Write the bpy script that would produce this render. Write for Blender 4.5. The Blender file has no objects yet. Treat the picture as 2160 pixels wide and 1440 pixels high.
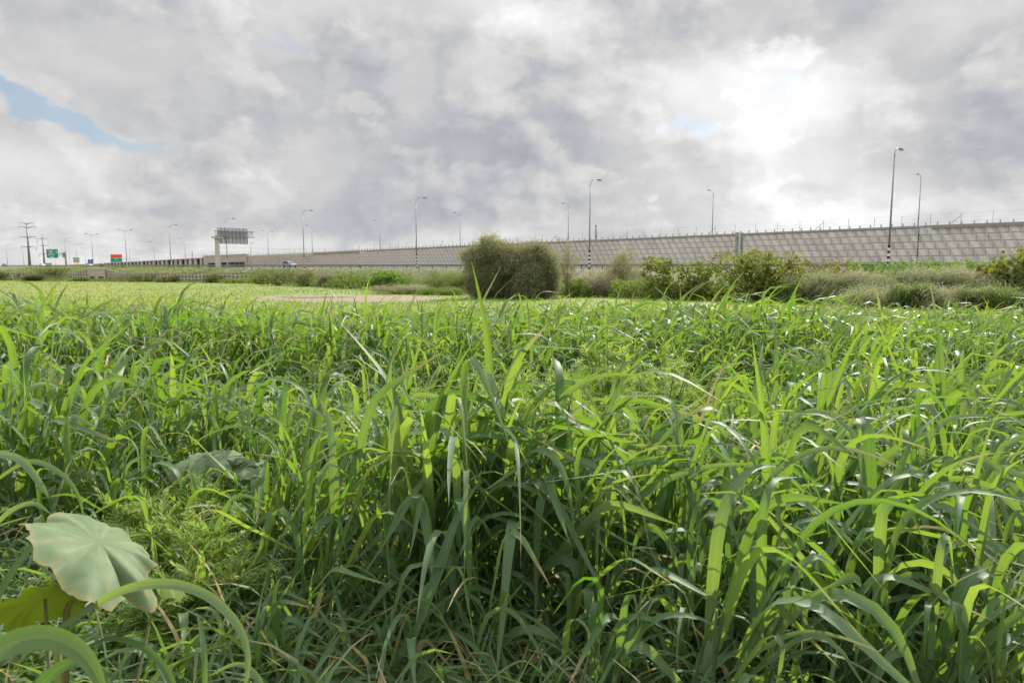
import bpy, math
import numpy as np
from mathutils import Vector
R = math.radians
rng = np.random.default_rng(11)
sc = bpy.context.scene
col = sc.collection
EYE = 1.1                       # camera height above the near field
EXPO = 1.0
SUN_AZ, SUN_EL = 30.0, 36.0     # degrees right of the view axis, above the horizon

# ------------------------------------------------------------------ camera
cam = bpy.data.cameras.new('camera')
cam.lens = 24; cam.sensor_width = 36; cam.clip_start = 0.02; cam.clip_end = 6000
cam.dof.use_dof = True; cam.dof.focus_distance = 3.3; cam.dof.aperture_fstop = 11
camo = bpy.data.objects.new('camera', cam); col.objects.link(camo)
PITCH = math.atan(160 / 1440)
camo.location = (0, 0, EYE); camo.rotation_euler = (math.pi / 2 - PITCH, 0, 0)
sc.camera = camo
sc.view_settings.view_transform = 'Standard'; sc.view_settings.look = 'None'
sc.view_settings.exposure = EXPO; sc.view_settings.gamma = 1
sc.view_settings.use_curve_mapping = False
sc.cycles.max_bounces = 8; sc.cycles.transmission_bounces = 6; sc.cycles.diffuse_bounces = 4
sc.cycles.sample_clamp_indirect = 6

def ray(px, py):
    a, b = (px - 1080) / 1440, (720 - py) / 1440
    cp, sp = math.cos(PITCH), math.sin(PITCH)
    return np.array([a, cp + b * sp, b * cp - sp])
def at(px, py, Y):              # the point at distance Y in front of the camera seen at that pixel
    d = ray(px, py); k = Y / d[1]
    return np.array([d[0] * k, Y, EYE + d[2] * k])
def azel(px, py):
    d = ray(px, py); return math.atan2(d[0], d[1]), math.asin(d[2] / np.linalg.norm(d))

# ------------------------------------------------------------------ node expression helper
class E:
    def __init__(s, nt, sock): s.nt, s.k = nt, sock
    def _m(s, op, *o, clamp=False):
        n = s.nt.nodes.new('ShaderNodeMath'); n.operation = op; n.use_clamp = clamp
        for i, v in enumerate((s,) + o):
            if isinstance(v, E): s.nt.links.new(v.k, n.inputs[i])
            else: n.inputs[i].default_value = v
        return E(s.nt, n.outputs[0])
    def __add__(s, o): return s._m('ADD', o)
    __radd__ = __add__
    def __sub__(s, o): return s._m('SUBTRACT', o)
    def __rsub__(s, o): return (s * -1) + o
    def __mul__(s, o): return s._m('MULTIPLY', o)
    __rmul__ = __mul__
    def __truediv__(s, o): return s._m('DIVIDE', o)
    def f(s, op, *o): return s._m(op, *o)
    def clamp(s): return s._m('ADD', 0.0, clamp=True)
    def step(s, a, b):
        n = s.nt.nodes.new('ShaderNodeMapRange'); n.interpolation_type = 'SMOOTHSTEP'
        s.nt.links.new(s.k, n.inputs[0]); n.inputs[1].default_value = a; n.inputs[2].default_value = b
        return E(s.nt, n.outputs[0])
def link(nt, v, inp):
    if isinstance(v, E): nt.links.new(v.k, inp)
    elif isinstance(v, bpy.types.NodeSocket): nt.links.new(v, inp)
    elif isinstance(v, (tuple, list)): inp.default_value = tuple(v) + ((1,) if len(v) == 3 and len(inp.default_value) == 4 else ())
    else: inp.default_value = v
def mixc(nt, fac, a, b, blend='MIX'):
    n = nt.nodes.new('ShaderNodeMix'); n.data_type = 'RGBA'; n.blend_type = blend
    link(nt, fac, n.inputs[0]); link(nt, a, n.inputs[6]); link(nt, b, n.inputs[7])
    return n.outputs[2]
def noise(nt, vec, scale, detail=4, rough=.55, dist=0, color=False):
    n = nt.nodes.new('ShaderNodeTexNoise'); n.inputs['Scale'].default_value = scale
    n.inputs['Detail'].default_value = detail; n.inputs['Roughness'].default_value = rough
    n.inputs['Distortion'].default_value = dist
    if vec is not None: nt.links.new(vec, n.inputs['Vector'])
    return n.outputs['Color'] if color else E(nt, n.outputs[0])
def sepxyz(nt, v):
    n = nt.nodes.new('ShaderNodeSeparateXYZ'); nt.links.new(v, n.inputs[0]); return [E(nt, o) for o in n.outputs]
def comb(nt, *xyz):
    n = nt.nodes.new('ShaderNodeCombineXYZ')
    for i, v in enumerate(xyz): link(nt, v, n.inputs[i])
    return n.outputs[0]

# ------------------------------------------------------------------ world: Nishita sky behind a broken cloud deck
def make_world():
    w = bpy.data.worlds.new('World'); sc.world = w; w.use_nodes = True
    nt = w.node_tree; nt.nodes.clear()
    w.cycles.sampling_method = 'MANUAL'; w.cycles.sample_map_resolution = 512
    out = nt.nodes.new('ShaderNodeOutputWorld'); bg = nt.nodes.new('ShaderNodeBackground')
    nt.links.new(bg.outputs[0], out.inputs[0]); bg.inputs[1].default_value = .1
    sky = nt.nodes.new('ShaderNodeTexSky'); sky.sky_type = 'NISHITA'; sky.sun_disc = False
    sky.sun_elevation = R(SUN_EL); sky.sun_rotation = R(SUN_AZ); sky.air_density = 1.3; sky.dust_density = .6
    tc = nt.nodes.new('ShaderNodeTexCoord').outputs['Generated']
    x, y, z = sepxyz(nt, tc)
    el0 = z.f('ARCSINE')
    q = comb(nt, x, y, z * 1.5)
    def vm(op, *a):
        n = nt.nodes.new('ShaderNodeVectorMath'); n.operation = op
        for i, v in enumerate(a):
            if isinstance(v, tuple): n.inputs[i].default_value = v
            else: nt.links.new(v, n.inputs[i])
        return n
    wn = noise(nt, q, 3.6, 3, .6, color=True); wf = noise(nt, q, 12.0, 7, .68, color=True)
    pt = comb(nt, x.f('ARCTAN2', y), el0, 0.0)
    pt = vm('MULTIPLY_ADD', wn, (.20, .13, 0.0), pt).outputs[0]
    pt = vm('MULTIPLY_ADD', wf, (.10, .085, 0.0), pt).outputs[0]       # billowing edges
    mid = (.5 * .30, .5 * .215)
    def blob(px, py, w_, h_, sharp=None, tilt=0.0):
        a, e = azel(px, py); w_ /= 1440; h_ /= 1440; a += mid[0]; e += mid[1]
        d = vm('MULTIPLY_ADD', pt, (1 / w_, 1 / h_, 0.0), (-a / w_, -e / h_, 0.0)).outputs[0]
        if tilt:
            c0 = vm('DOT_PRODUCT', d, (tilt * w_ / h_, 1.0, 0.0)).outputs['Value']; sx = sepxyz(nt, d)[0]
            r2 = E(nt, c0) * E(nt, c0) + sx * sx
        else: r2 = E(nt, vm('DOT_PRODUCT', d, d).outputs['Value'])
        n = nt.nodes.new('ShaderNodeMath'); n.operation = 'POWER'; n.inputs[0].default_value = math.exp(-1); nt.links.new(r2.k, n.inputs[1])
        g = E(nt, n.outputs[0])
        return g if sharp is None else g.step(.5 - sharp, .5 + sharp)
    def acc(t_, v, amp): return v._m('MULTIPLY_ADD', amp, t_)
    n1 = noise(nt, q, 2.6, 5, .56); n2 = noise(nt, q, 9.0, 6, .55)
    sv = (.75, .1, .65)
    n2b = noise(nt, vm('ADD', q, tuple(.016 * c for c in sv)).outputs[0], 9.0, 6, .55)
    tone = .605 + (n1 - .5) * .30 + (n2 - n2b) * .30 + ((n2 - .5).f('ABSOLUTE') - .10) * .45
    # broken cumulus: crisp outlines, lit along the upper edges
    n3 = noise(nt, q, 4.6, 8, .60); n3s = noise(nt, vm('ADD', q, (.014, .002, .022)).outputs[0], 4.6, 8, .60)
    tone = tone + n3.step(.50, .545) * ((n3 - n3s) * .9 + .035) + n3.step(.40, .43) * .02
    for b in [(800, 260, 250, 190, -.085), (1120, 400, 190, 110, -.06), (1880, 110, 240, 90, -.08), (420, 130, 300, 70, -.02), (100, 452, 280, 20, -.07), (640, 465, 130, 40, -.05),
              (1490, 70, 120, 60, -.08), (1210, 300, 110, 140, -.05), (1640, 280, 230, 170, .36), (1760, 430, 170, 60, .18), (1640, 150, 180, 50, .20), (1090, 30, 120, 55, .24), (760, 20, 160, 40, .14),
              (60, 330, 150, 110, .10), (2090, 20, 130, 60, .26), (720, 512, 220, 30, .20), (1060, 505, 160, 26, .16), (1950, 455, 240, 34, .20), (200, 520, 320, 30, .12)]:
        tone = acc(tone, blob(*b[:4]), b[4])
    # cumulus heads with crisp edges: centre, size, brightness, edge softness
    for px, py, w_, h_, amp, sh in [(1050, 185, 115, 105, .085, .16), (865, 175, 82, 98, .07, .16), (1345, 215, 130, 105, .07, .14), (1520, 335, 110, 70, -.10, .2),
              (1960, 320, 250, 105, -.09, .2), (370, 390, 140, 110, -.05, .12), (90, 410, 180, 120, .06, .14), (690, 190, 34, 60, .05, .2), (745, 240, 40, 26, .09, .2), (660, 340, 100, 80, .035, .12),
              (1880, 70, 260, 100, -.08, .14), (560, 390, 80, 55, .09, .3), (1640, 110, 90, 30, .14, .2), (1385, 442, 16, 9, .12, .3), (1560, 440, 150, 40, -.05, .2), (250, 90, 230, 80, .04, .14), (520, 60, 150, 60, .05, .16), (1180, 60, 120, 70, .07, .14), (1260, 160, 60, 40, .05, .2),
              (1090, 440, 90, 60, .06, .16), (1780, 200, 120, 60, .07, .2), (300, 330, 70, 50, .06, .18), (480, 270, 120, 50, -.03, .14), (1720, 410, 90, 40, -.10, .18), (2050, 470, 90, 40, -.06, .2)]:
        head = blob(px, py, w_, h_, sharp=sh) * (1 - blob(px - w_ * .15, py + h_ * .75, w_ * 1.1, h_ * .9) * .22)
        tone = acc(tone, head, amp * 1.25)
    tone = tone.f('MAXIMUM', .40)
    tone = tone * (1 + z.step(.34, .80) * 1.9)
    tint = mixc(nt, tone.step(.46, .68), (.945, .985, 1.07), (1.0, .996, .995))
    k = 10 / 2 ** EXPO
    cl = vm('SCALE', tint); link(nt, tone * k, cl.inputs['Scale'])
    # gaps of blue
    holes = None
    hn = (n2 - .5) * 1.5
    for px, py, w_, h_, amt, tl in [(160, 240, 150, 24, .7, .55), (1450, 275, 60, 24, .42, 0), (1650, 185, 34, 36, .3, 0), (590, 85, 60, 22, .2, 0)]:
        g = (blob(px, py, w_, h_, tilt=tl) + hn).step(.28, .85) * blob(px, py, w_ * 1.5, h_ * 1.6, tilt=tl).step(.1, .5) * amt
        holes = g if holes is None else holes.f('MAXIMUM', g)
    blue = mixc(nt, 1.0, sky.outputs[0], (.47, .49, .56), 'MULTIPLY')
    fin = mixc(nt, holes.clamp(), cl.outputs[0], blue)
    nt.links.new(fin, bg.inputs[0])
make_world()

sun = bpy.data.lights.new('sun', 'SUN'); sun.energy = 3.7; sun.angle = R(.6); sun.color = (1, .94, .84)
suno = bpy.data.objects.new('sun', sun); col.objects.link(suno)
sdir = Vector((math.sin(R(SUN_AZ)) * math.cos(R(SUN_EL)), math.cos(R(SUN_AZ)) * math.cos(R(SUN_EL)), math.sin(R(SUN_EL))))
suno.rotation_euler = sdir.to_track_quat('Z', 'Y').to_euler(); suno.location = sdir * 200

# ------------------------------------------------------------------ mesh helpers
def tag(o, label=None, cat=None, group=None, kind=None):
    for k, v in (('label', label), ('category', cat), ('group', group), ('kind', kind)):
        if v: o[k] = v
    return o
def mesh(verts, faces, mats, smooth=False, tint=None, midx=None, name='shape'):
    me = bpy.data.meshes.new(name)
    V = np.asarray(verts, dtype=np.float32).reshape(-1, 3)
    groups = faces if isinstance(faces, list) and len(faces) and isinstance(faces[0], np.ndarray) and faces[0].ndim == 2 else None
    if groups is None:
        if isinstance(faces, np.ndarray): groups = [faces]
        else:
            by = {}
            order = sorted(range(len(faces)), key=lambda i: len(faces[i]))
            for i in order: by.setdefault(len(faces[i]), []).append(faces[i])
            if midx is not None: midx = [midx[i] for i in order]
            groups = [np.array(v) for v in by.values()]
    loops = np.concatenate([g.ravel() for g in groups]).astype(np.int32)
    sizes = np.concatenate([np.full(len(g), g.shape[1]) for g in groups])
    starts = (np.cumsum(sizes) - sizes).astype(np.int32)
    me.vertices.add(len(V)); me.vertices.foreach_set('co', V.ravel())
    me.loops.add(len(loops)); me.loops.foreach_set('vertex_index', loops)
    me.polygons.add(len(sizes)); me.polygons.foreach_set('loop_start', starts)
    if midx is not None: me.polygons.foreach_set('material_index', np.asarray(midx, dtype=np.int32))
    me.polygons.foreach_set('use_smooth', np.full(len(sizes), bool(smooth)))
    for m in (mats if isinstance(mats, (list, tuple)) else [mats]): me.materials.append(m)
    me.update(calc_edges=True)
    if tint is not None:
        a = me.attributes.new('tint', 'FLOAT_COLOR', 'POINT')
        T = np.ones((len(V), 4), dtype=np.float32); tint = np.asarray(tint); T[:, :tint.shape[1]] = tint
        a.data.foreach_set('color', T.ravel())
    return me
def put(name, me, parent=None, loc=(0, 0, 0), rz=0.0, scale=None):
    o = bpy.data.objects.new(name, me); col.objects.link(o)
    o.location = tuple(loc); o.rotation_euler = (0, 0, rz)
    if scale is not None: o.scale = scale
    if parent: o.parent = parent
    return o
def thing(name, label, cat, loc, group=None, rz=0.0):
    o = put(name, None, None, loc, rz); return tag(o, label, cat, group)
def wpart(name, V, F, mat, parent, **k):        # vertices given in world space under a thing (or a part of it)
    base = np.zeros(3); p = parent
    while p: base += np.array(p.location); p = p.parent
    return put(name, mesh(np.asarray(V) - base, F, mat, **k), parent)
class MB:                                        # collects boxes, tubes, prisms
    def __init__(s): s.v, s.f, s.m, s.cur = [], [], [], 0
    def add(s, V, F):
        k = len(s.v); s.v += [tuple(map(float, p)) for p in V]
        s.f += [[i + k for i in f] for f in F]; s.m += [s.cur] * len(F); return s
    def hexa(s, P):                              # 8 corners: bottom ring then top ring
        return s.add(P, [[3, 2, 1, 0], [4, 5, 6, 7], [0, 1, 5, 4], [1, 2, 6, 5], [2, 3, 7, 6], [3, 0, 4, 7]])
    def box(s, c, d, ax=(1, 0, 0), ay=None, az=(0, 0, 1)):
        c = np.array(c, float); ax = np.array(ax, float); az = np.array(az, float)
        ay = np.cross(az, ax) if ay is None else np.array(ay, float)
        P = [c + ax * d[0] * i / 2 + ay * d[1] * j / 2 + az * d[2] * k / 2 for k in (-1, 1) for i, j in ((-1, -1), (1, -1), (1, 1), (-1, 1))]
        return s.hexa(P)
    def tube(s, path, rad, n=8, cap=True):
        P = [np.array(p, float) for p in path]; rad = [rad] * len(P) if np.isscalar(rad) else rad
        V, F = [], []
        ref = np.array([0, 0, 1.0]) if abs((P[-1] - P[0])[2]) < .8 * np.linalg.norm(P[-1] - P[0]) else np.array([1.0, .03, 0])
        for i, p in enumerate(P):
            t = P[min(i + 1, len(P) - 1)] - P[max(i - 1, 0)]; t = t / np.linalg.norm(t)
            a = np.cross(t, ref); a /= np.linalg.norm(a); b = np.cross(a, t)
            V += [p + rad[i] * (math.cos(2 * math.pi * k / n) * a + math.sin(2 * math.pi * k / n) * b) for k in range(n)]
        for i in range(len(P) - 1):
            F += [[i * n + k, i * n + (k + 1) % n, (i + 1) * n + (k + 1) % n, (i + 1) * n + k] for k in range(n)]
        if cap: F += [list(range(n))[::-1], [(len(P) - 1) * n + k for k in range(n)]]
        return s.add(V, F)
    def mesh(s, mats, smooth=False): return mesh(s.v, s.f, mats, smooth, midx=s.m if isinstance(mats, (list, tuple)) else None)
    def part(s, name, mats, parent, smooth=False):
        base = np.zeros(3); p = parent
        while p: base += np.array(p.location); p = p.parent
        return put(name, mesh(np.array(s.v) - base, s.f, mats, smooth, midx=s.m if isinstance(mats, (list, tuple)) else None), parent)

# ------------------------------------------------------------------ materials
def newmat(name):
    m = bpy.data.materials.new(name); m.use_nodes = True; nt = m.node_tree
    return m, nt, nt.nodes['Principled BSDF']
def mat(name, c, rough=.6, metal=0, var=.12, scale=3, bump=0, spec=.5, c2=None):
    m, nt, b = newmat(name)
    tc = nt.nodes.new('ShaderNodeTexCoord').outputs['Object']
    n = noise(nt, tc, scale, 6, .6)
    lo = c2 or tuple(v * (1 - var * 2) for v in c); hi = c if c2 else tuple(min(1, v * (1 + var)) for v in c)
    link(nt, mixc(nt, n.step(.3, .7), lo, hi), b.inputs['Base Color'])
    b.inputs['Roughness'].default_value = rough; b.inputs['Metallic'].default_value = metal
    b.inputs['Specular IOR Level'].default_value = spec
    if bump:
        bn = nt.nodes.new('ShaderNodeBump'); bn.inputs['Strength'].default_value = bump
        nt.links.new(noise(nt, tc, scale * 8, 4).k, bn.inputs['Height']); nt.links.new(bn.outputs[0], b.inputs['Normal'])
    return m
def concrete(name, c, streak=.35, dark=(.16, .14, .12)):
    m, nt, b = newmat(name)
    g = nt.nodes.new('ShaderNodeNewGeometry').outputs['Position']
    x, y, z = sepxyz(nt, g)
    big = noise(nt, g, .35, 6, .6); fine = noise(nt, g, 9, 5, .65)
    st_ = noise(nt, comb(nt, x * 1.6, y * 1.6, z * .18), 1.0, 5, .6)
    c1 = mixc(nt, fine.step(.25, .75), tuple(v * .86 for v in c), tuple(v * 1.08 for v in c))
    c2 = mixc(nt, big.step(.35, .7) * .35, c1, tuple(v * q for v, q in zip(c, (.82, .80, .78))))
    c3 = mixc(nt, st_.step(.56, .80) * streak, c2, dark)
    oi = nt.nodes.new('ShaderNodeObjectInfo').outputs['Random']
    c4 = mixc(nt, 1.0, c3, comb(nt, *[E(nt, oi) * .20 + .88 + d for d in (.005, 0, -.005)]), 'MULTIPLY')
    link(nt, c4, b.inputs['Base Color']); b.inputs['Roughness'].default_value = .85
    b.inputs['Specular IOR Level'].default_value = .25
    bn = nt.nodes.new('ShaderNodeBump'); bn.inputs['Strength'].default_value = .3; bn.inputs['Distance'].default_value = .02
    nt.links.new(fine.k, bn.inputs['Height']); nt.links.new(bn.outputs[0], b.inputs['Normal'])
    return m
def leafmat(name, ca, cb, ta, tb, dead=(.30, .22, .10), tw=.42, rough=.42, spec=.5, veins=0, bloom=0.0, mottle=0):
    """green leaf: surface + light passing through; attribute tint = (variation, along the leaf, dryness)"""
    m, nt, b = newmat(name)
    at_ = nt.nodes.new('ShaderNodeAttribute'); at_.attribute_name = 'tint'
    s = nt.nodes.new('ShaderNodeSeparateColor'); nt.links.new(at_.outputs['Color'], s.inputs[0])
    r, g, d = [E(nt, o) for o in s.outputs]
    tc = nt.nodes.new('ShaderNodeNewGeometry').outputs['Position']
    fn = noise(nt, tc, 60, 3, .6)
    rr = r + (fn - .5) * .25
    if mottle: rr = rr + (noise(nt, tc, mottle, 5, .65) - .5) * 1.3
    if veins:                   # fine lengthwise veins and a paler midrib (alpha of the attribute = position across the blade)
        ac = E(nt, at_.outputs['Alpha'])
        vn = noise(nt, comb(nt, ac * 16, g * 1.5, r * 40), 1.0, 3, .7)
        rib = 1 - (ac - .5).f('ABSOLUTE').step(.02, .09)
        rr = rr + (vn - .5) * .9 * veins + rib * .3 * veins
        bn = nt.nodes.new('ShaderNodeBump'); bn.inputs['Strength'].default_value = .35; bn.inputs['Distance'].default_value = .002
        nt.links.new(vn.k, bn.inputs['Height']); nt.links.new(bn.outputs[0], b.inputs['Normal'])
    rr = rr.clamp()
    dd = (d * (.75 + fn * .5)).clamp()
    base = mixc(nt, dd, mixc(nt, rr, ca, cb), dead)
    tr = mixc(nt, dd, mixc(nt, rr, ta, tb), tuple(v * .7 for v in dead))
    link(nt, base, b.inputs['Base Color']); b.inputs['Roughness'].default_value = rough
    b.inputs['Specular IOR Level'].default_value = spec
    if bloom: b.inputs['Sheen Weight'].default_value = bloom; b.inputs['Sheen Roughness'].default_value = .4
    t = nt.nodes.new('ShaderNodeBsdfTranslucent'); link(nt, tr, t.inputs[0])
    mx = nt.nodes.new('ShaderNodeMixShader'); mx.inputs[0].default_value = tw
    nt.links.new(b.outputs[0], mx.inputs[1]); nt.links.new(t.outputs[0], mx.inputs[2])
    nt.links.new(mx.outputs[0], nt.nodes['Material Output'].inputs[0])
    return m
M = {}
M['conc'] = concrete('pale_concrete', (.73, .68, .61), .42)
M['conc_grey'] = concrete('grey_aggregate', (.60, .57, .53), .42)
M['conc_dirty'] = concrete('weathered_coping', (.36, .34, .30), .7)
M['conc_beige'] = concrete('plain_beige_concrete', (.56, .50, .42), .3)
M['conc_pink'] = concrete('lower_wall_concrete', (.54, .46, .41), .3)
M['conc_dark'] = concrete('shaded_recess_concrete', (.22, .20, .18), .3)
M['asphalt'] = mat('asphalt', (.12, .12, .12), .9, bump=.2)
M['white'] = mat('road_white', (.75, .75, .73), .6)
M['steel'] = mat('galvanised_steel', (.42, .43, .44), .45, .6, scale=1.5)
M['rail'] = mat('weathered_rail_steel', (.20, .21, .22), .5, .5, scale=1.5)
M['pole'] = mat('lamp_pole_grey', (.24, .25, .27), .5, .2)
M['black'] = mat('black_paint', (.02, .02, .022), .5)
M['wpaint'] = mat('white_paint', (.78, .78, .77), .5)
M['lamp'] = mat('luminaire_grey', (.22, .22, .23), .4)
M['post'] = mat('sign_post_concrete', (.58, .54, .49), .8)
M['signback'] = mat('bare_aluminium_panel', (.60, .61, .65), .8, 0, spec=.15)
M['truss'] = mat('truss_steel', (.26, .27, .28), .8, 0, spec=.1)
M['green'] = mat('sign_green', (.0, .30, .19), .45, var=.05)
M['red'] = mat('sign_orange_red', (.85, .10, .03), .45, var=.03)
M['orange'] = mat('sign_orange', (.75, .33, .01), .45, var=.03)
M['blue'] = mat('sign_blue', (.02, .08, .42), .45, var=.05)
M['pale_green'] = mat('sign_pale_green', (.16, .42, .34), .45, var=.05)
M['carblue'] = mat('silver_blue_car_paint', (.34, .42, .52), .25, .5, var=.03)
M['carwhite'] = mat('white_car_paint', (.75, .75, .76), .25, var=.03)
M['cardark'] = mat('dark_car_paint', (.06, .07, .10), .25, var=.03)
M['glass'] = mat('dark_glass', (.03, .04, .05), .08, var=.02, spec=.8)
M['rubber'] = mat('tyre_rubber', (.025, .025, .025), .8)
M['bark'] = mat('brown_bark', (.16, .12, .085), .9, var=.25, scale=8, bump=.4)
M['barkpale'] = mat('pale_bark', (.34, .29, .22), .9, var=.2, scale=8)
M['stem'] = mat('green_stem', (.16, .24, .05), .6, scale=20)
M['petiole'] = mat('reddish_petiole', (.13, .13, .04), .6, scale=20)
M['litter'] = leafmat('dry_leaf', (.20, .16, .09), (.33, .27, .17), (.18, .13, .06), (.22, .17, .08), tw=.25, rough=.8, spec=.2)
M['crop'] = leafmat('cereal_blade', (.050, .118, .034), (.125, .205, .105), (.15, .32, .018), (.34, .48, .04), dead=(.45, .36, .17), tw=.42, rough=.48, spec=.42, bloom=.25, veins=1.0)
M['field'] = leafmat('young_field_grass', (.08, .15, .03), (.26, .27, .06), (.20, .36, .03), (.50, .50, .05), tw=.45, rough=.6, spec=.2)
M['weed'] = leafmat('feathery_weed_leaf', (.15, .25, .055), (.25, .34, .11), (.26, .44, .03), (.40, .52, .06), dead=(.34, .38, .10), tw=.45, rough=.6, spec=.2)
M['gourd'] = leafmat('broad_pale_leaf', (.085, .145, .065), (.19, .25, .14), (.12, .22, .02), (.24, .32, .03), dead=(.30, .22, .08), tw=.28, rough=.6, spec=.25, bloom=.12, mottle=26)
M['yleaf'] = leafmat('yellowing_leaf', (.09, .16, .02), (.14, .20, .03), (.17, .29, .01), (.24, .34, .01), tw=.5, rough=.6, spec=.3)
M['tamarisk'] = leafmat('tamarisk_foliage', (.16, .17, .085), (.46, .45, .28), (.20, .21, .07), (.42, .40, .18), tw=.34, rough=.8, spec=.1)
M['castor'] = leafmat('castor_leaf', (.06, .115, .035), (.22, .24, .06), (.14, .24, .02), (.42, .42, .04), dead=(.34, .2, .08), tw=.4, rough=.7, spec=.15)
M['castorfresh'] = leafmat('fresh_castor_leaf', (.07, .15, .03), (.14, .23, .045), (.16, .32, .02), (.26, .42, .03), dead=(.30, .2, .05), tw=.4, rough=.7, spec=.15)
M['olive'] = leafmat('olive_scrub_leaf', (.10, .125, .055), (.21, .23, .10), (.13, .16, .035), (.26, .27, .07), tw=.32, rough=.8, spec=.1)
M['scrub'] = leafmat('green_scrub_leaf', (.08, .15, .035), (.19, .25, .075), (.15, .26, .02), (.30, .38, .05), tw=.36, rough=.7, spec=.15)
M['dry'] = leafmat('pale_dry_grass', (.24, .27, .13), (.46, .45, .30), (.24, .27, .09), (.38, .37, .19), tw=.38, rough=.8, spec=.1)
M['straw'] = leafmat('dry_straw', (.22, .175, .095), (.36, .29, .17), (.18, .14, .06), (.26, .2, .1), tw=.3, rough=.8, spec=.1)
M['twig'] = leafmat('dry_olive_brush', (.19, .175, .11), (.34, .31, .21), (.15, .14, .07), (.26, .23, .12), tw=.25, rough=.8, spec=.1)
# ------------------------------------------------------------------ terrain
P0 = np.array([37.5, 68.0]); U = np.array([-.721, .693]); NN = np.array([.693, .721])     # lamp line of the road: point, along, away from camera
U3 = np.array([U[0], U[1], 0]); N3 = np.array([NN[0], NN[1], 0]); UZ = math.atan2(U[1], U[0])
def ST(x, y): return (x - P0[0]) * NN[0] + (y - P0[1]) * NN[1], (x - P0[0]) * U[0] + (y - P0[1]) * U[1]
def W(s, t, z=0.0): p = P0 + NN * s + U * t; return np.array([p[0], p[1], z])
def t_at(px, s):                # where the line at offset s crosses an image column
    k = (px - 1080) / 1440 * .9939; q = P0 + NN * s
    return (q[0] - k * q[1]) / (k * U[1] - U[0])
def vnoise(x, y, seed=0):       # smooth value noise
    r = np.random.default_rng(seed); T = r.random((64, 64))
    xi, yi = np.floor(x).astype(int), np.floor(y).astype(int); fx, fy = x - xi, y - yi
    fx, fy = fx * fx * (3 - 2 * fx), fy * fy * (3 - 2 * fy)
    g = lambda a, b: T[a % 64, b % 64]
    return (g(xi, yi) * (1 - fx) + g(xi + 1, yi) * fx) * (1 - fy) + (g(xi, yi + 1) * (1 - fx) + g(xi + 1, yi + 1) * fx) * fy
ROAD = EYE - .55
FY = [-50, 0, 6, 10, 16, 22, 30, 45, 60, 75, 100, 150, 175, 200, 300]
FZ = [-1.1, -1.1, -1.12, -1.32, -1.72, -2.05, -2.45, -2.95, -3.2, -3.4, -3.6, -3.85, -4.15, -4.6, -5.2]
TT = [-90, -20, 0, 40, 112, 124, 169.5, 193, 202, 212, 237, 300, 420]
TOE = [-21, -19, -17, -12, -9, -6, -14.6, -16.5, -18.1, -20.8, -28.2, -34, -40]
WT = [120, 124, 169.5, 190, 193.2, 202.2, 212, 237, 255]
WZ = [-2.3, -2.1, -1.9, -1.7, -.95, -.95, -2.3, -2.25, -2.6]
def gz(x, y):
    x = np.asarray(x, float); y = np.asarray(y, float); s, t = ST(x, y)
    f = np.interp(y, FY, FZ); toe = np.interp(t, TT, TOE); edge = -1.5
    k = np.clip((s - toe) / (edge - toe), 0, 1)
    road = -.55
    slope = f + (road - f) * (k * .75 + .25 * k * k * (3 - 2 * k))
    bump = (vnoise(x * .25, y * .25, 3) - .5) * .5 * np.clip(k * 4, 0, 1) * np.clip((1 - k) * 4, 0, 1)
    wz = np.interp(t, WT, WZ); kk = np.clip((s - toe - .5) / (edge - toe - .5), 0, 1)
    drop = np.clip((s - toe - .1) / 1.2, 0, 1)
    walled = f * (1 - drop) + drop * (wz - .05 + (road - wz) * kk)
    inw = (t > 123) & (t < 256)
    z = np.where(inw, walled, slope + bump)
    z = np.where(s <= toe, f, z); z = np.where(s > edge, road, z)
    near = np.clip(1 - y / 40, 0, 1)
    z = z + near * (vnoise(x * 1.3, y * 1.3, 5) - .5) * .06
    return z + EYE
def mudmask(x, y):
    e = ((x + 17.5 - (y - 70) * -.35) / 10.0) ** 2 + ((y - 70) / 11.0) ** 2
    e = e + (vnoise(x * .35, y * .35, 9) - .5) * .5
    return np.clip((1.05 - e) * 4, 0, 1)
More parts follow.
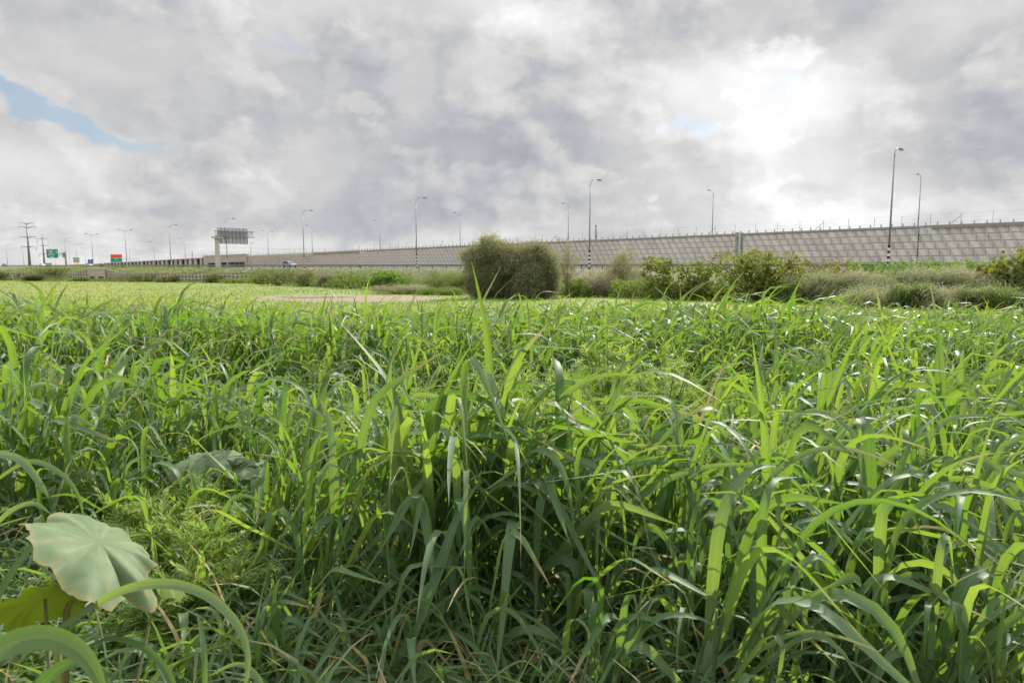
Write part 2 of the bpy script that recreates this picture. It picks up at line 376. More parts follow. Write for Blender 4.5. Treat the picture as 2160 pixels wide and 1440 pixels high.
def make_ground():
    xs = np.concatenate([np.linspace(-2600, -560, 20)[:-1], np.arange(-560, -280, 4), np.arange(-280, -12, 1.4), np.arange(-12, 12, .35), np.arange(12, 130, 1.4), np.linspace(130, 2600, 24)])
    ys = np.concatenate([np.linspace(-60, 0, 8)[:-1], np.arange(0, 18, .35), np.arange(18, 310, 1.3), np.arange(310, 620, 5), np.linspace(620, 4500, 22)])
    X, Y = np.meshgrid(xs, ys); Z = gz(X, Y)
    nx, ny = len(xs), len(ys)
    i = (np.arange(ny - 1)[:, None] * nx + np.arange(nx - 1)[None]).ravel()
    F = np.stack([i, i + 1, i + nx + 1, i + nx], 1)
    s, t = ST(X, Y)
    mud = mudmask(X, Y) * (s < -12)
    soil = np.clip(1.25 - (Y - 16) / 6, 0, 1)
    grass = np.clip(1 - soil, 0, 1)
    slope = np.clip((s - np.interp(t, TT, TOE)) / 2, 0, 1)
    T = np.stack([np.maximum(mud, soil * .8), slope, grass], -1).reshape(-1, 3)
    m, nt, b = newmat('field_ground')
    a = nt.nodes.new('ShaderNodeAttribute'); a.attribute_name = 'tint'
    sp = nt.nodes.new('ShaderNodeSeparateColor'); nt.links.new(a.outputs['Color'], sp.inputs[0])
    mu, sl, gr = [E(nt, o) for o in sp.outputs]
    g = nt.nodes.new('ShaderNodeNewGeometry').outputs['Position']
    n = noise(nt, g, .6, 6, .6); nf = noise(nt, g, 7, 6, .65)
    soilc = mixc(nt, nf.step(.3, .7), (.075, .05, .034), (.19, .135, .09))
    grassc = mixc(nt, n.step(.3, .7), (.10, .15, .025), (.19, .22, .045))
    slopec = mixc(nt, n.step(.35, .7), (.07, .10, .03), (.15, .13, .06))
    c = mixc(nt, sl, mixc(nt, gr, soilc, grassc), slopec)
    c = mixc(nt, (mu + (nf - .5) * .5).clamp() * mu.step(.05, .3), c, mixc(nt, nf.step(.3, .7), (.12, .088, .055), (.27, .215, .15)))
    link(nt, c, b.inputs['Base Color']); b.inputs['Roughness'].default_value = .9
    bn = nt.nodes.new('ShaderNodeBump'); bn.inputs['Strength'].default_value = .6; bn.inputs['Distance'].default_value = .05
    nt.links.new(nf.k, bn.inputs['Height']); nt.links.new(bn.outputs[0], b.inputs['Normal'])
    o = put('ground', mesh(np.stack([X, Y, Z], -1).reshape(-1, 3), F, m, True, tint=T)); tag(o, kind='structure')
make_ground()
def strip(name, s0, s1, tz, m, dz=0.0, kind=None, parent=None):    # a sheet along the road; tz = list of (t, z)
    V, F = [], []
    for t, z in tz: V += [W(s0, t, z + dz), W(s1, t, z + dz)]
    for i in range(len(tz) - 1): F.append([2 * i, 2 * i + 1, 2 * i + 3, 2 * i + 2])
    o = wpart(name, V, F, m, parent)
    if kind: o['kind'] = kind
    return o
# ---- upper wall profile: height of its top along the road
UT = [-60, 3.6, 31.6, 61, 91, 146, 190, 223, 300, 345, 420, 520]
UH = [5.2, 4.95, 4.72, 4.45, 4.2, 3.5, 3.05, 2.75, 1.6, 1.0, .25, -.35]
def utop(t): return EYE + float(np.interp(t, UT, UH))
S_W = 24.0
lower = strip('lower_road', .6, 23.2, [(t, ROAD + .03) for t in range(-120, 1000, 20)], M['asphalt'], kind='structure')
for so in (1.6, 8.6, 15.6, 22.4):
    if so in (1.6, 22.4): strip('edge_line', so, so + .18, [(t, ROAD + .035) for t in range(-120, 700, 20)], M['white'], parent=lower)
upper = strip('upper_road', S_W + 1.2, S_W + 34, [(t, utop(t) - .45) for t in range(-120, 520, 10)], M['asphalt'], kind='structure')
# far bank behind the upper road so that nothing floats
strip('verge', S_W + .35, S_W + 1.2, [(t, utop(t) - .12) for t in range(-60, 420, 5)], mat('verge_soil', (.22, .18, .12), .9, var=.3), kind='structure')

# ---- puddle in the bare patch
V = [(0, 0, 0)]; c0 = at(655, 628, 73)
for k in range(40):
    a = k / 40 * 2 * math.pi; r = 1 + .25 * math.sin(3 * a + 1) + .12 * math.sin(7 * a)
    V.append((math.cos(a) * 3.6 * r - math.sin(a) * .8, math.sin(a) * 1.5 * r, 0))
mw, nt, b = newmat('muddy_water'); b.inputs['Base Color'].default_value = (.36, .30, .24, 1); b.inputs['Roughness'].default_value = .12
pud = put('puddle', mesh(V, [[0, 1 + k, 1 + (k + 1) % 40] for k in range(40)], mw), loc=(c0[0], 73, float(gz(c0[0], 73)) + .07)); tag(pud, kind='structure')

# ------------------------------------------------------------------ upper retaining wall with slanted relief panels
PW = 1.2; ROWS = 6
def panel_mesh():
    # unit panel, x along wall (1.2), z up (1), y = outwards from the wall (towards the field is +y after rotation)
    w, h, d = PW - .035, 1 - .035, .10
    v = [(0, 0, 0), (w, 0, 0), (w, 0, h), (0, 0, h), (0, d, 0), (w, d, 0), (w, d, h), (0, d, h)]
    f = [[0, 1, 5, 4], [2, 3, 7, 6], [1, 2, 6, 5], [3, 0, 4, 7], [4, 5, 6, 7]]; m = [1, 1, 1, 1, 1]
    # raised slanted rib across the face
    a, b_, e = .06, .66, .04
    sl = .42
    q = [(a, 0), (b_, 0), (b_ + sl, 1), (a + sl, 1)]
    k = len(v)
    for u_, z_ in q: v.append((u_ * w, d + .003, .02 + z_ * (h - .04)))
    for (u_, z_), (iu, iz) in zip(q, ((.035, .04), (-.035, .04), (-.035, -.04), (.035, -.04))): v.append(((u_ + iu) * w, d + e, .02 + z_ * (h - .04) + iz * .6))
    f.append([k + 4, k + 5, k + 6, k + 7]); m.append(0)
    for i in range(4): f.append([k + i, k + (i + 1) % 4, k + 4 + (i + 1) % 4, k + 4 + i]); m.append(1)
    return v, f, m
pv, pf, pm = panel_mesh()
wall = thing('retaining_wall', 'long concrete retaining wall of slanted relief panels beside the road, topped by a fence', 'wall', W(S_W, 0, ROAD))
PANEL = mesh(pv, pf, [M['conc'], M['conc_grey']], midx=pm)
# local x of the panel runs along +U, local y must point to -N: U rotated by +90 deg is (-.693,-.721) = -N
stuffV, stuffF, stuffM, cnt = [], [], [], 0
for ci in range(-22, 107):
    t0 = ci * PW; tm = t0 + PW / 2; H = utop(tm) - .22 - ROAD; rh = H / ROWS
    for r in range(ROWS):
        off = (r * .42 % 1) * PW
        base = W(S_W, t0 + off, ROAD + r * rh)
        jit = rng.normal(0, .008)
        if -10 <= t0 < 50 and cnt < 300:
            cnt += 1
            put('panel', PANEL, wall, base - N3 * jit - np.array(wall.location), UZ, (1, 1, rh))
        else:
            k = len(stuffV)
            for q in pv: stuffV.append(base + U3 * q[0] - N3 * (q[1] + jit) + np.array([0, 0, q[2] * rh]))
            stuffF += [[i + k for i in f] for f in pf]; stuffM += pm
o = wpart('panel_field', stuffV, stuffF, [M['conc'], M['conc_grey']], wall, midx=stuffM); o['kind'] = 'stuff'
def ribbon(name, s0, s1, ts, zlo, zhi, m, parent):      # a long solid strip following the wall top
    b = MB(); rows = [[W(s0, t, zlo(t)), W(s1, t, zlo(t)), W(s1, t, zhi(t)), W(s0, t, zhi(t))] for t in ts]
    V = [p for r in rows for p in r]; n = len(ts)
    F = [[4 * i + k, 4 * i + (k + 1) % 4, 4 * i + 4 + (k + 1) % 4, 4 * i + 4 + k] for i in range(n - 1) for k in range(4)] + [[0, 1, 2, 3], [4 * n - 4 + k for k in (3, 2, 1, 0)]]
    b.add(V, F); return b.part(name, m, parent)
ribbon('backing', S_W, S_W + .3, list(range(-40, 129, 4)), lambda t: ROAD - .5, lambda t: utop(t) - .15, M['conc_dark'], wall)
ribbon('coping', S_W - .22, S_W + .36, list(np.arange(3.5, 129, 3.5)), lambda t: utop(t) - .22, lambda t: utop(t) - .02, M['conc_dirty'], wall)
ribbon('coping', S_W - .32, S_W + .36, list(np.arange(-40, 3.6, 3)), lambda t: utop(t) - .34, lambda t: utop(t) + .04, M['conc_dirty'], wall)
b = MB(); b.box(W(S_W - .1, 3.4, ROAD + 2.7), (.07, .16, 5.1), U3); b.part('expansion_joint', M['black'], wall)
# plain cast section and the finely gridded section beyond it
pw = thing('cast_wall', 'plain beige concrete wall section with a dirty top edge', 'wall', W(S_W, 139, ROAD))
ribbon('face', S_W - .05, S_W + .4, [129, 134, 139, 144, 151], lambda t: ROAD - .5, lambda t: utop(t) - .25, M['conc_beige'], pw)
ribbon('coping', S_W - .25, S_W + .4, [129, 134, 139, 144, 151], lambda t: utop(t) - .3, lambda t: utop(t) + .12, M['conc_dirty'], pw)
gw = thing('panel_wall', 'beige wall of small rectangular concrete panels beyond the plain section', 'wall', W(S_W, 170, ROAD))
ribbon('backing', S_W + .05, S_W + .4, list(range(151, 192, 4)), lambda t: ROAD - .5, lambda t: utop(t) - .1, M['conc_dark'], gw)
SQ = mesh([(0, 0, 0), (1.94, 0, 0), (1.94, 0, .96), (0, 0, .96), (.03, .1, .03), (1.91, .1, .03), (1.91, .1, .93), (.03, .1, .93)],
          [[0, 1, 5, 4], [1, 2, 6, 5], [2, 3, 7, 6], [3, 0, 4, 7], [4, 5, 6, 7]], M['conc_beige'])
for ci in range(20):
    t0 = 151 + ci * 2
    for r in range(5):
        H = utop(t0 + 1) - .1 - ROAD; put('panel', SQ, gw, W(S_W, t0, ROAD + r * H / 5) - np.array(gw.location), UZ, (1, 1, H / 5))
ribbon('coping', S_W - .12, S_W + .4, list(range(151, 192, 4)), lambda t: utop(t) - .12, lambda t: utop(t) + .05, M['conc'], gw)
# underpass block
ub = thing('underpass', 'concrete underpass portal with dark openings below a heavy beam', 'underpass', W(S_W, 206, ROAD))
ts = [191, 199, 207, 215, 224]
ribbon('beam', S_W - .6, S_W + .4, ts, lambda t: utop(t) - 1.9, lambda t: utop(t) + .45, M['conc_beige'], ub)
ribbon('coping', S_W - .75, S_W + .4, ts, lambda t: utop(t) + .452, lambda t: utop(t) + .7, M['conc'], ub)
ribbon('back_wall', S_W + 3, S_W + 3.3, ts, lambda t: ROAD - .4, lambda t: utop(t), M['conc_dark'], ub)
for ta, tb in ((191, 192), (211, 214.5), (220.5, 224)):
    ribbon('pier', S_W - .55, S_W + .35, [ta, tb], lambda t: ROAD - .4, lambda t: utop(t) - 1.905, M['conc_beige'], ub)
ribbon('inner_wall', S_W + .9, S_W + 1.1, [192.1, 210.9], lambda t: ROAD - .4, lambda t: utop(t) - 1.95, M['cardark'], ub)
for k in range(5): b = MB(); b.box(W(S_W + .6, 195 + k * 3.4, ROAD + 1), (.25, .25, 2.0), U3); b.part('mullion', M['conc_grey'], ub)
# wall with pilasters that sinks towards the distance
cw = thing('pilaster_wall', 'long low concrete wall with pale pilasters and dark recesses sinking along the road', 'wall', W(S_W, 290, ROAD))
ts = list(range(224, 345, 6))
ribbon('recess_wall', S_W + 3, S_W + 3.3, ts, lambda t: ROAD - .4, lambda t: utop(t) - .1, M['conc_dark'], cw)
ribbon('coping', S_W - .4, S_W + 3.2, ts, lambda t: utop(t) - .2, lambda t: utop(t) + .12, M['conc'], cw)
for k in range(25):
    t = 226.5 + k * 4.6; w_ = 2.3 if k % 3 else 1.5
    ribbon('pilaster', S_W - .25, S_W + .29, [t, t + w_], lambda t: ROAD - .3, lambda t: utop(t) - .2, M['conc_beige'], cw)
# earth bank carrying the upper road beyond the wall
o = strip('bank', S_W - .1, S_W + 1.3, [(t, utop(t) - .1) for t in range(340, 500, 8)], mat('bank_grass', (.13, .15, .05), .9, var=.3), kind='structure')
V, F = [], []
for i, t in enumerate(range(340, 500, 8)): V += [W(S_W - 2.5, t, ROAD), W(S_W - .1, t, utop(t) - .1)]
F = [[2 * i, 2 * i + 1, 2 * i + 3, 2 * i + 2] for i in range(len(V) // 2 - 1)]
o = wpart('bank_slope', V, F, o.data.materials[0], None); o['kind'] = 'structure'

# ------------------------------------------------------------------ lower wall at the foot of the embankment, culvert portal, wing walls
LW = [(548, 150, -2.1, -3.9), (500, 154, -2.05, -4.0), (430, 160, -2.0, -4.1), (360, 168, -1.95, -4.3), (300, 175, -1.9, -4.5), (245, 185, -1.75, -4.7), (223, 190, -.98, -4.8)]
WL = [(187.5, 195, -.98, -4.9), (165, 197.5, -1.6, -4.9), (146, 200, -2.45, -4.9)]
BL = [(72, 211, -2.2, -4.8), (58, 212, -1.9, -4.8), (38, 213, -2.2, -4.8)]; BL2 = [(35, 213.5, -2.4, -4.8), (10, 216, -2.4, -4.8)]
def panelled_wall(name, label, pts, pw_=1.45, ph=.62):
    A = np.array([[*at(px, 560, Y)[:2], EYE + zt, EYE + zb] for px, Y, zt, zb in pts])
    c = A[len(A) // 2]; w = thing(name, label, 'wall', (c[0], c[1], c[3]))
    seg = np.hypot(*np.diff(A[:, :2], axis=0).T); cum = np.concatenate([[0], np.cumsum(seg)])
    g = lambda d: np.array([np.interp(d, cum, A[:, k]) for k in range(4)])
    b = MB(); n = max(2, int(cum[-1] / 3)); ds = np.linspace(0, cum[-1], n)
    V = []
    for d in ds:
        p = g(d); q = g(min(d + .1, cum[-1])) - g(max(d - .1, 0)); q = q[:2] / np.linalg.norm(q[:2]); nr = np.array([q[1], -q[0]])
        if nr @ p[:2] < 0: nr = -nr
        f = p[:2] + nr * .06; k = p[:2] + nr * .5
        V += [(f[0], f[1], p[3]), (k[0], k[1], p[3]), (k[0], k[1], p[2]), (f[0], f[1], p[2])]
    F = [[4 * i + k, 4 * i + (k + 1) % 4, 4 * i + 4 + (k + 1) % 4, 4 * i + 4 + k] for i in range(n - 1) for k in range(4)] + [[0, 1, 2, 3], [4 * n - 4 + k for k in (3, 2, 1, 0)]]
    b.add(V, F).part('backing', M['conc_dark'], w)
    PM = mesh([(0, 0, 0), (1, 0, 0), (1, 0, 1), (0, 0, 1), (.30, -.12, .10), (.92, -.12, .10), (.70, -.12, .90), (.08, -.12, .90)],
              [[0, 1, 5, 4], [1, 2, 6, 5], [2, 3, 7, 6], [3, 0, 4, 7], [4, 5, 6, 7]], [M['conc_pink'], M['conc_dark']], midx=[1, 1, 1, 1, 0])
    for i in range(int(cum[-1] / pw_)):
        d = i * pw_; p, q = g(d), g(d + pw_); dx = q[:2] - p[:2]; top = min(p[2], q[2])
        ang = math.atan2(dx[1], dx[0])
        # the panel's -y must look at the camera
        if (-math.sin(ang)) * p[0] + math.cos(ang) * p[1] < 0: p = np.array([q[0], q[1], p[2], p[3]]); ang += math.pi
        for r in range(int((top - p[3]) / ph) + 1):
            z = p[3] + r * ph
            hh = min(ph, top - z)
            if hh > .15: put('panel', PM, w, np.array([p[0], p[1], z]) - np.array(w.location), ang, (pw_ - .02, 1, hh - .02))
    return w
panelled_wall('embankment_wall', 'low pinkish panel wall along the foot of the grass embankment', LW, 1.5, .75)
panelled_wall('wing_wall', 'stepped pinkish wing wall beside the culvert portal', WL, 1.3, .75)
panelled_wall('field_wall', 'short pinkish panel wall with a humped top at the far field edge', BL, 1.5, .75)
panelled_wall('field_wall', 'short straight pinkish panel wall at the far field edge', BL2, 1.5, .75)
ca, cb = at(223, 560, 190)[:2], at(187.5, 560, 195)[:2]
cd = (cb - ca); cl_ = np.linalg.norm(cd); cd3 = np.array([*(cd / cl_), 0]); cn = np.array([cd3[1], -cd3[0], 0]); cn = cn if cn @ np.array([*ca, 0]) < 0 else -cn
cu = thing('culvert', 'grey concrete culvert portal with two low square openings under the road', 'culvert', (ca[0], ca[1], EYE - 4.8))
def cbox(name, a0, a1, z0, z1, dep, thick, m):
    c = np.array([*ca, 0]) + cd3 * (a0 + a1) / 2 + cn * dep + np.array([0, 0, EYE + (z0 + z1) / 2]); b = MB(); b.box(c, (a1 - a0, thick, z1 - z0), cd3); b.part(name, m, cu)
cbox('head_wall', 0, cl_, -3.05, -.92, 0, .8, M['conc_pink']); cbox('coping', -.1, cl_ + .1, -.918, -.72, .05, 1.0, M['conc'])
for a0, a1 in ((0, .06), (.40, .60), (.93, 1.0)): cbox('pier', a0 * cl_, a1 * cl_, -4.9, -3.052, 0, .8, M['conc_pink'])
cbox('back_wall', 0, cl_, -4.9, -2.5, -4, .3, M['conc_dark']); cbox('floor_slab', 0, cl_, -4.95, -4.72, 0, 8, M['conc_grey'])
# ------------------------------------------------------------------ guardrails and the fence on the wall
def guardrail(name, label, s, t0, t1, step, zf, beam=True, fine=None):
    g = thing(name, label, 'guardrail', W(s, (t0 + t1) / 2, zf((t0 + t1) / 2)))
    ts = np.arange(t0, t1, step)
    if beam:
        V, F = [], []
        prof = [(-.02, .44), (-.09, .50), (-.03, .58), (-.09, .66), (-.02, .75), (.03, .75), (.03, .44)]; n = len(prof)
        tb = np.arange(t0, t1 + .1, step * 2)
        for t in tb: V += [W(s + a, t, zf(t) + h) for a, h in prof]
        F = [[n * i + k, n * i + (k + 1) % n, n * i + n + (k + 1) % n, n * i + n + k] for i in range(len(tb) - 1) for k in range(n)]
        wpart('beam', V, F, M['rail'], g)
    b = MB(); b.box((0, 0, .35), (.14, .10, .75), (1, 0, 0)); PM = b.mesh(M['rail'])
    for t in ts: put('post', PM, g, W(s + .09, t, zf(t)) - np.array(g.location), UZ)
    return g
guardrail('guardrail', 'grey steel guardrail along the lower road above the grass slope', .55, -40, 420, 3.6, lambda t: ROAD)
g2 = thing('guardrail', 'steel guardrail posts standing in a row behind the wall coping', 'guardrail', W(S_W + .8, 80, utop(80)))
b = MB(); b.box((0, 0, .24), (.13, .10, .64)); b.box((0, -.1, .46), (.10, .1, .16)); PM = b.mesh(M['steel'])
for t in np.arange(-14, 215, 1.3): put('post', PM, g2, W(S_W + .8, t, utop(t) - .1) - np.array(g2.location), UZ)
V, F = [], []
tb = np.arange(-14, 216, 6.0)
for t in tb: V += [W(S_W + .95, t, utop(t) - .08), W(S_W + .95, t, utop(t) + .12), W(S_W + 1.0, t, utop(t) + .12), W(S_W + 1.0, t, utop(t) - .08)]
wpart('beam', V, [[4 * i + k, 4 * i + (k + 1) % 4, 4 * i + 4 + (k + 1) % 4, 4 * i + 4 + k] for i in range(len(tb) - 1) for k in range(4)], M['steel'], g2)
fe = thing('wire_fence', 'thin wire fence with slim steel posts on top of the retaining wall', 'fence', W(S_W + .2, 80, utop(80)))
b = MB(); b.tube([(0, 0, 0), (0, 0, 1.45)], .024, 6); FP = b.mesh(M['truss'])
b = MB(); b.tube([(0, 0, 1.2), (1.2, 0, .1)], .03, 5); FB = b.mesh(M['truss'])
for i, t in enumerate(np.arange(-14, 330, 3.25)):
    o = put('post', FP, fe, W(S_W + .2, t, utop(t) - .05) - np.array(fe.location), UZ)
    if i % 5 == 4: put('brace', FB, fe, W(S_W + .2, t, utop(t) - .05) - np.array(fe.location), UZ)
for h in (.5, .9, 1.3, 1.5):
    b = MB(); b.tube([W(S_W + .2, t, utop(t) + h) for t in np.arange(-14, 331, 6.5)], .005, 4); b.part('wire', M['truss'], fe)

# ------------------------------------------------------------------ street lamps
def lamp(px, s=None, Y=None, ytop=None, H=12.0, base=None, dirs=(1,), label='', group='', stripes=True, r=.10, arm=2.2):
    if Y is None: t = t_at(px, s); p = W(s, t, base)
    else: q = at(px, 560, Y); p = np.array([q[0], Y, base])
    if ytop is not None: H = at(px, ytop, p[1])[2] - base
    L = thing('street_lamp', label, 'street lamp', p, group)
    ax = N3
    b = MB(); top = H - .9 if len(dirs) == 1 else H - .5
    b.tube([p, p + [0, 0, top * .5], p + [0, 0, top]], [r * 1.15, r * .85, r * .55], 10); b.part('pole', M['pole'], L, True)
    b = MB(); b.box(p + [0, 0, .05], (.45, .45, .12)); b.part('foot_plate', M['steel'], L)
    if stripes:
        for k in range(9):
            b = MB(); z = .12 + k * .27
            b.tube([p + [0, 0, z], p + [0, 0, z + .27]], r * 1.3, 10); b.part('stripe', M['wpaint'] if k % 2 else M['black'], L)
    for d in dirs:
        b = MB()
        if len(dirs) == 1:
            path = [p + [0, 0, top] + ax * d * (arm - 1.1) * (1 - math.cos(a)) + np.array([0, 0, .9 * math.sin(a)]) for a in np.linspace(0, math.pi / 2, 7)]
            path.append(path[-1] + ax * d * .55)
        else: path = [p + [0, 0, top - .05], p + [0, 0, top + .12] + ax * d * .5, p + [0, 0, top + .42] + ax * d * 1.5]
        b.tube(path, [r * .55] + [r * .42] * (len(path) - 1), 8); b.part('arm', M['pole'], L, True)
        e = path[-1]; b = MB(); f = ax * d
        lat = np.cross([0, 0, 1], f)
        P = [e - f * .1 - lat * .07 + [0, 0, -.06], e + f * .75 - lat * .17 + [0, 0, -.09], e + f * .75 + lat * .17 + [0, 0, -.09], e - f * .1 + lat * .07 + [0, 0, -.06],
             e - f * .1 - lat * .05 + [0, 0, .08], e + f * .6 - lat * .11 + [0, 0, .12], e + f * .6 + lat * .11 + [0, 0, .12], e - f * .1 + lat * .05 + [0, 0, .08]]
        b.hexa(P); hd = b.part('luminaire', M['lamp'], L)
        b = MB(); b.box(e + f * .4 + [0, 0, -.095], (.5, .2, .03), f); b.part('lens', M['wpaint'], hd)
LA = 'tall grey street lamp with curved arm and black and white banded foot beside the guardrail'
for px, yt in ((1873, 312), (1243, 377), (879, 416), (642, 443), (480, 460), (361, 474)):
    lamp(px, s=-.2, ytop=yt if px != 1873 else 310, base=ROAD, label=LA, group='banded lamps along the guardrail')
for px, yt in ((268, 484), (197, 493)):
    lamp(px, s=-.2, ytop=yt, base=ROAD, dirs=(1, -1), label='street lamp with two opposed arms and black and white banded foot', group='twin-arm banded lamps', arm=2)
LU = 'slim grey street lamp rising behind the retaining wall, arm bent towards the lower road'
for px, yt, Y in ((1931, 370, 114.5), (1500, 403, 140), (1198, 430, 166), (971, 450, 191), (803, 465, 216), (660, 476, 242), (392, 503, 300), (327, 510, 330), (275, 515, 372), (181, 522, 420)):
    s_, t_ = ST(at(px, 560, Y)[0], Y)
    lamp(px, Y=Y, ytop=yt, base=max(utop(t_) - .45, ROAD), dirs=(-1,), label=LU, group='lamps of the upper road', stripes=False, r=.09)
s_, t_ = ST(at(567, 560, 262)[0], 262)
lamp(567, Y=262, ytop=487, base=utop(t_) - .45, dirs=(1, -1), label='street lamp with two opposed arms rising above the panel wall', group='twin lamp of the upper road', stripes=False)
for px, yt, Y in ((140, 502, 300), (163, 514, 370), (16, 516, 400), (51, 520, 430), (148, 528, 520), (117, 540, 640)):
    lamp(px, Y=Y, ytop=yt, base=ROAD, label='faint distant street lamp near the green gantry sign and the pylons', group='distant lamps by the pylons', stripes=False, r=.11)
# ------------------------------------------------------------------ poles and signs
p = W(-2.2, t_at(531, -2.2), ROAD - .4); k = thing('utility_pole', 'plain pale pole with a small bracket beside the panel wall', 'pole', p)
b = MB(); H = at(531, 510, p[1])[2] - p[2]; b.tube([p, p + [0, 0, H]], [.16, .11], 8).part('shaft', M['post'], k, True); b = MB(); b.box(p + np.array([.35, 0, H - .3]), (.7, .08, .08)).part('bracket', M['pole'], k)
p = W(S_W + 1.5, t_at(407, S_W + 1.5), 0); p[2] = utop(t_at(407, S_W + 1.5)) - .45; k = thing('utility_pole', 'short dark pole on top of the pilaster wall', 'pole', p)
b = MB(); b.tube([p, p + [0, 0, at(407, 531, p[1])[2] - p[2]]], .14, 8).part('shaft', M['truss'], k, True); b = MB(); b.box(p + np.array([0, 0, at(407, 531, p[1])[2] - p[2]]), (.35, .35, .1)).part('cap', M['truss'], k)
p = at(1256, 560, 128); p[2] = utop(55) - .5; k = thing('utility_pole', 'short thick post behind the wall coping next to a banded lamp', 'pole', p)
b = MB(); b.tube([p, p + [0, 0, at(1256, 476, 128)[2] - p[2]]], .14, 8).part('shaft', M['pole'], k, True); b = MB(); b.box(p + np.array([0, 0, at(1256, 476, 128)[2] - p[2]]), (.34, .34, .1)).part('cap', M['pole'], k)

# big cantilever sign seen from behind
tc_ = t_at(460, -2.5); p = W(-2.5, tc_, ROAD - .9); D = p[1]
cs = thing('cantilever_sign', 'large motorway sign seen from behind, hung on a truss from one thick concrete post', 'road sign', p)
z = lambda y: at(460, y, D)[2]
b = MB(); b.tube([p, [p[0], p[1], z(502)]], [.72, .55], 4).part('post', M['post'], cs)
b = MB(); b.box([p[0], p[1], z(500.5)], (1.9, 1.9, .5), N3).part('post_head', M['post'], cs)
def A(o, zz, d=0.0): return np.array([p[0], p[1], 0]) + N3 * o - U3 * d + np.array([0, 0, zz])     # o metres out over the road, d towards the viewer
b = MB(); zt, zb = z(487), z(499)
for d in (.25, .95):
    for zz in (zt, zb): b.tube([A(-.6, zz, d), A(9.1, zz, d)], .09, 6)
b.part('chord', M['truss'], cs)
b = MB()
for i in range(10):
    o = -.5 + i * 1.03
    for d in (.25, .95):
        b.tube([A(o, zb, d), A(o, zt, d)], .05, 5)
        if i < 9: b.tube([A(o, zb, d), A(o + 1.03, zt, d)], .045, 5)
    b.tube([A(o, zt, .25), A(o, zt, .95)], .04, 5); b.tube([A(o, zb, .25), A(o, zb, .95)], .04, 5)
b.part('lattice', M['truss'], cs)
zs0, zs1 = z(514), z(479.5)
for i in range(8):
    b = MB(); o0 = .15 + i * .96
    b.hexa([A(o0, zs0), A(o0 + .94, zs0), A(o0 + .94, zs0, -.06), A(o0, zs0, -.06), A(o0, zs1), A(o0 + .94, zs1), A(o0 + .94, zs1, -.06), A(o0, zs1, -.06)]).part('sign_panel', M['signback'], cs)
    b = MB(); b.box((A(o0 + .95, zs0) + A(o0 + .95, zs1)) / 2 + U3 * -.08, (.07, .12, zs1 - zs0), N3).part('stiffener', M['truss'], cs)
# tall narrow sign seen from behind in front of the relief wall
tp = t_at(1557, -.8); p = W(-.8, tp, ROAD - .6); D = p[1]
ns = thing('road_sign', 'tall bare-backed sign panel standing in front of the relief wall above the bushes', 'road sign', p)
z = lambda y: at(1557, y, D)[2]
def A2(o, zz, d=0.0): return np.array([p[0], p[1], 0]) + N3 * o - U3 * d + np.array([0, 0, zz])
for z0, z1 in ((z(536), z(512.4)), (z(512), z(490))):
    b = MB(); b.hexa([A2(-.85, z0), A2(.85, z0), A2(.85, z0, -.05), A2(-.85, z0, -.05), A2(-.85, z1), A2(.85, z1), A2(.85, z1, -.05), A2(-.85, z1, -.05)]).part('sign_panel', M['signback'], ns)
for o in (-.5, .5):
    b = MB(); b.box(A2(o, (p[2] + z(491)) / 2, .09), (.14, .16, z(491) - p[2]), N3).part('post', M['steel'], ns)
for o in (-.87, .87):
    b = MB(); b.box(A2(o, (z(536) + z(490)) / 2, .02), (.05, .14, z(490) - z(536)), N3).part('frame_edge', M['steel'], ns)

def board(name, label, px0, px1, y0, y1, Y, bands, post_base=None, marks=()):
    c = at((px0 + px1) / 2, y1, Y); t = thing(name, label, 'road sign', (c[0], Y, post_base if post_base is not None else ROAD))
    w_ = at(px1, 560, Y)[0] - at(px0, 560, Y)[0]; zt, zb = at(px0, y0, Y)[2], at(px0, y1, Y)[2]; h = zt - zb
    for f0, f1, m in bands:
        b = MB(); b.box((c[0], Y, zb + h * (f0 + f1) / 2), (w_, .12, h * (f1 - f0) - .02)).part('sign_face', M[m], t)
    for fx, fz, fw, fh in marks:
        b = MB(); b.box((c[0] - w_ / 2 + w_ * fx, Y - .075, zb + h * fz), (w_ * fw, .025, h * fh)).part('text_line', M['wpaint'], t)
    if post_base is not None:
        for sx in (-.3, .3):
            b = MB(); b.box((c[0] + sx * w_, Y + .15, (zb + h * .5 + post_base) / 2), (.16, .16, zb + h * .5 - post_base)).part('post', M['steel'], t)
    return t, c, w_, zb, zt
t, c, w_, zb, zt = board('gantry_sign', 'large green direction sign with white lines of text on a gantry arm', 99, 123, 525.5, 544, 300, [(0, 1, 'green')],
      None, [(.38, .86, .5, .06), (.38, .72, .4, .06), (.36, .58, .34, .05), (.42, .45, .5, .05), (.42, .32, .62, .05), (.45, .12, .3, .09), (.88, .62, .14, .12), (.87, .82, .07, .1)])
gp = at(138.5, 560, 300)
b = MB(); b.tube([(gp[0], 300.6, ROAD), (gp[0], 300.6, at(138, 532, 300)[2])], [.62, .5], 8).part('post', M['post'], t)
for yy in (534, 538.5):
    b = MB(); zz = at(120, yy, 300)[2]; b.tube([(c[0] - w_ * .5, 300.5, zz), (gp[0], 300.5, zz)], .09, 6).part('chord', M['truss'], t)
for i in range(8):
    x0 = c[0] + w_ * .5 + i * .38; b = MB(); b.tube([(x0, 300.5, at(120, 538.5, 300)[2]), (x0 + .3, 300.5, at(120, 534, 300)[2])], .05, 5).part('lattice_bar', M['truss'], t)
b = MB(); b.box((gp[0] - .6, 300.2, at(138, 538, 300)[2]), (.8, .5, 2.2)).part('control_box', M['truss'], t)
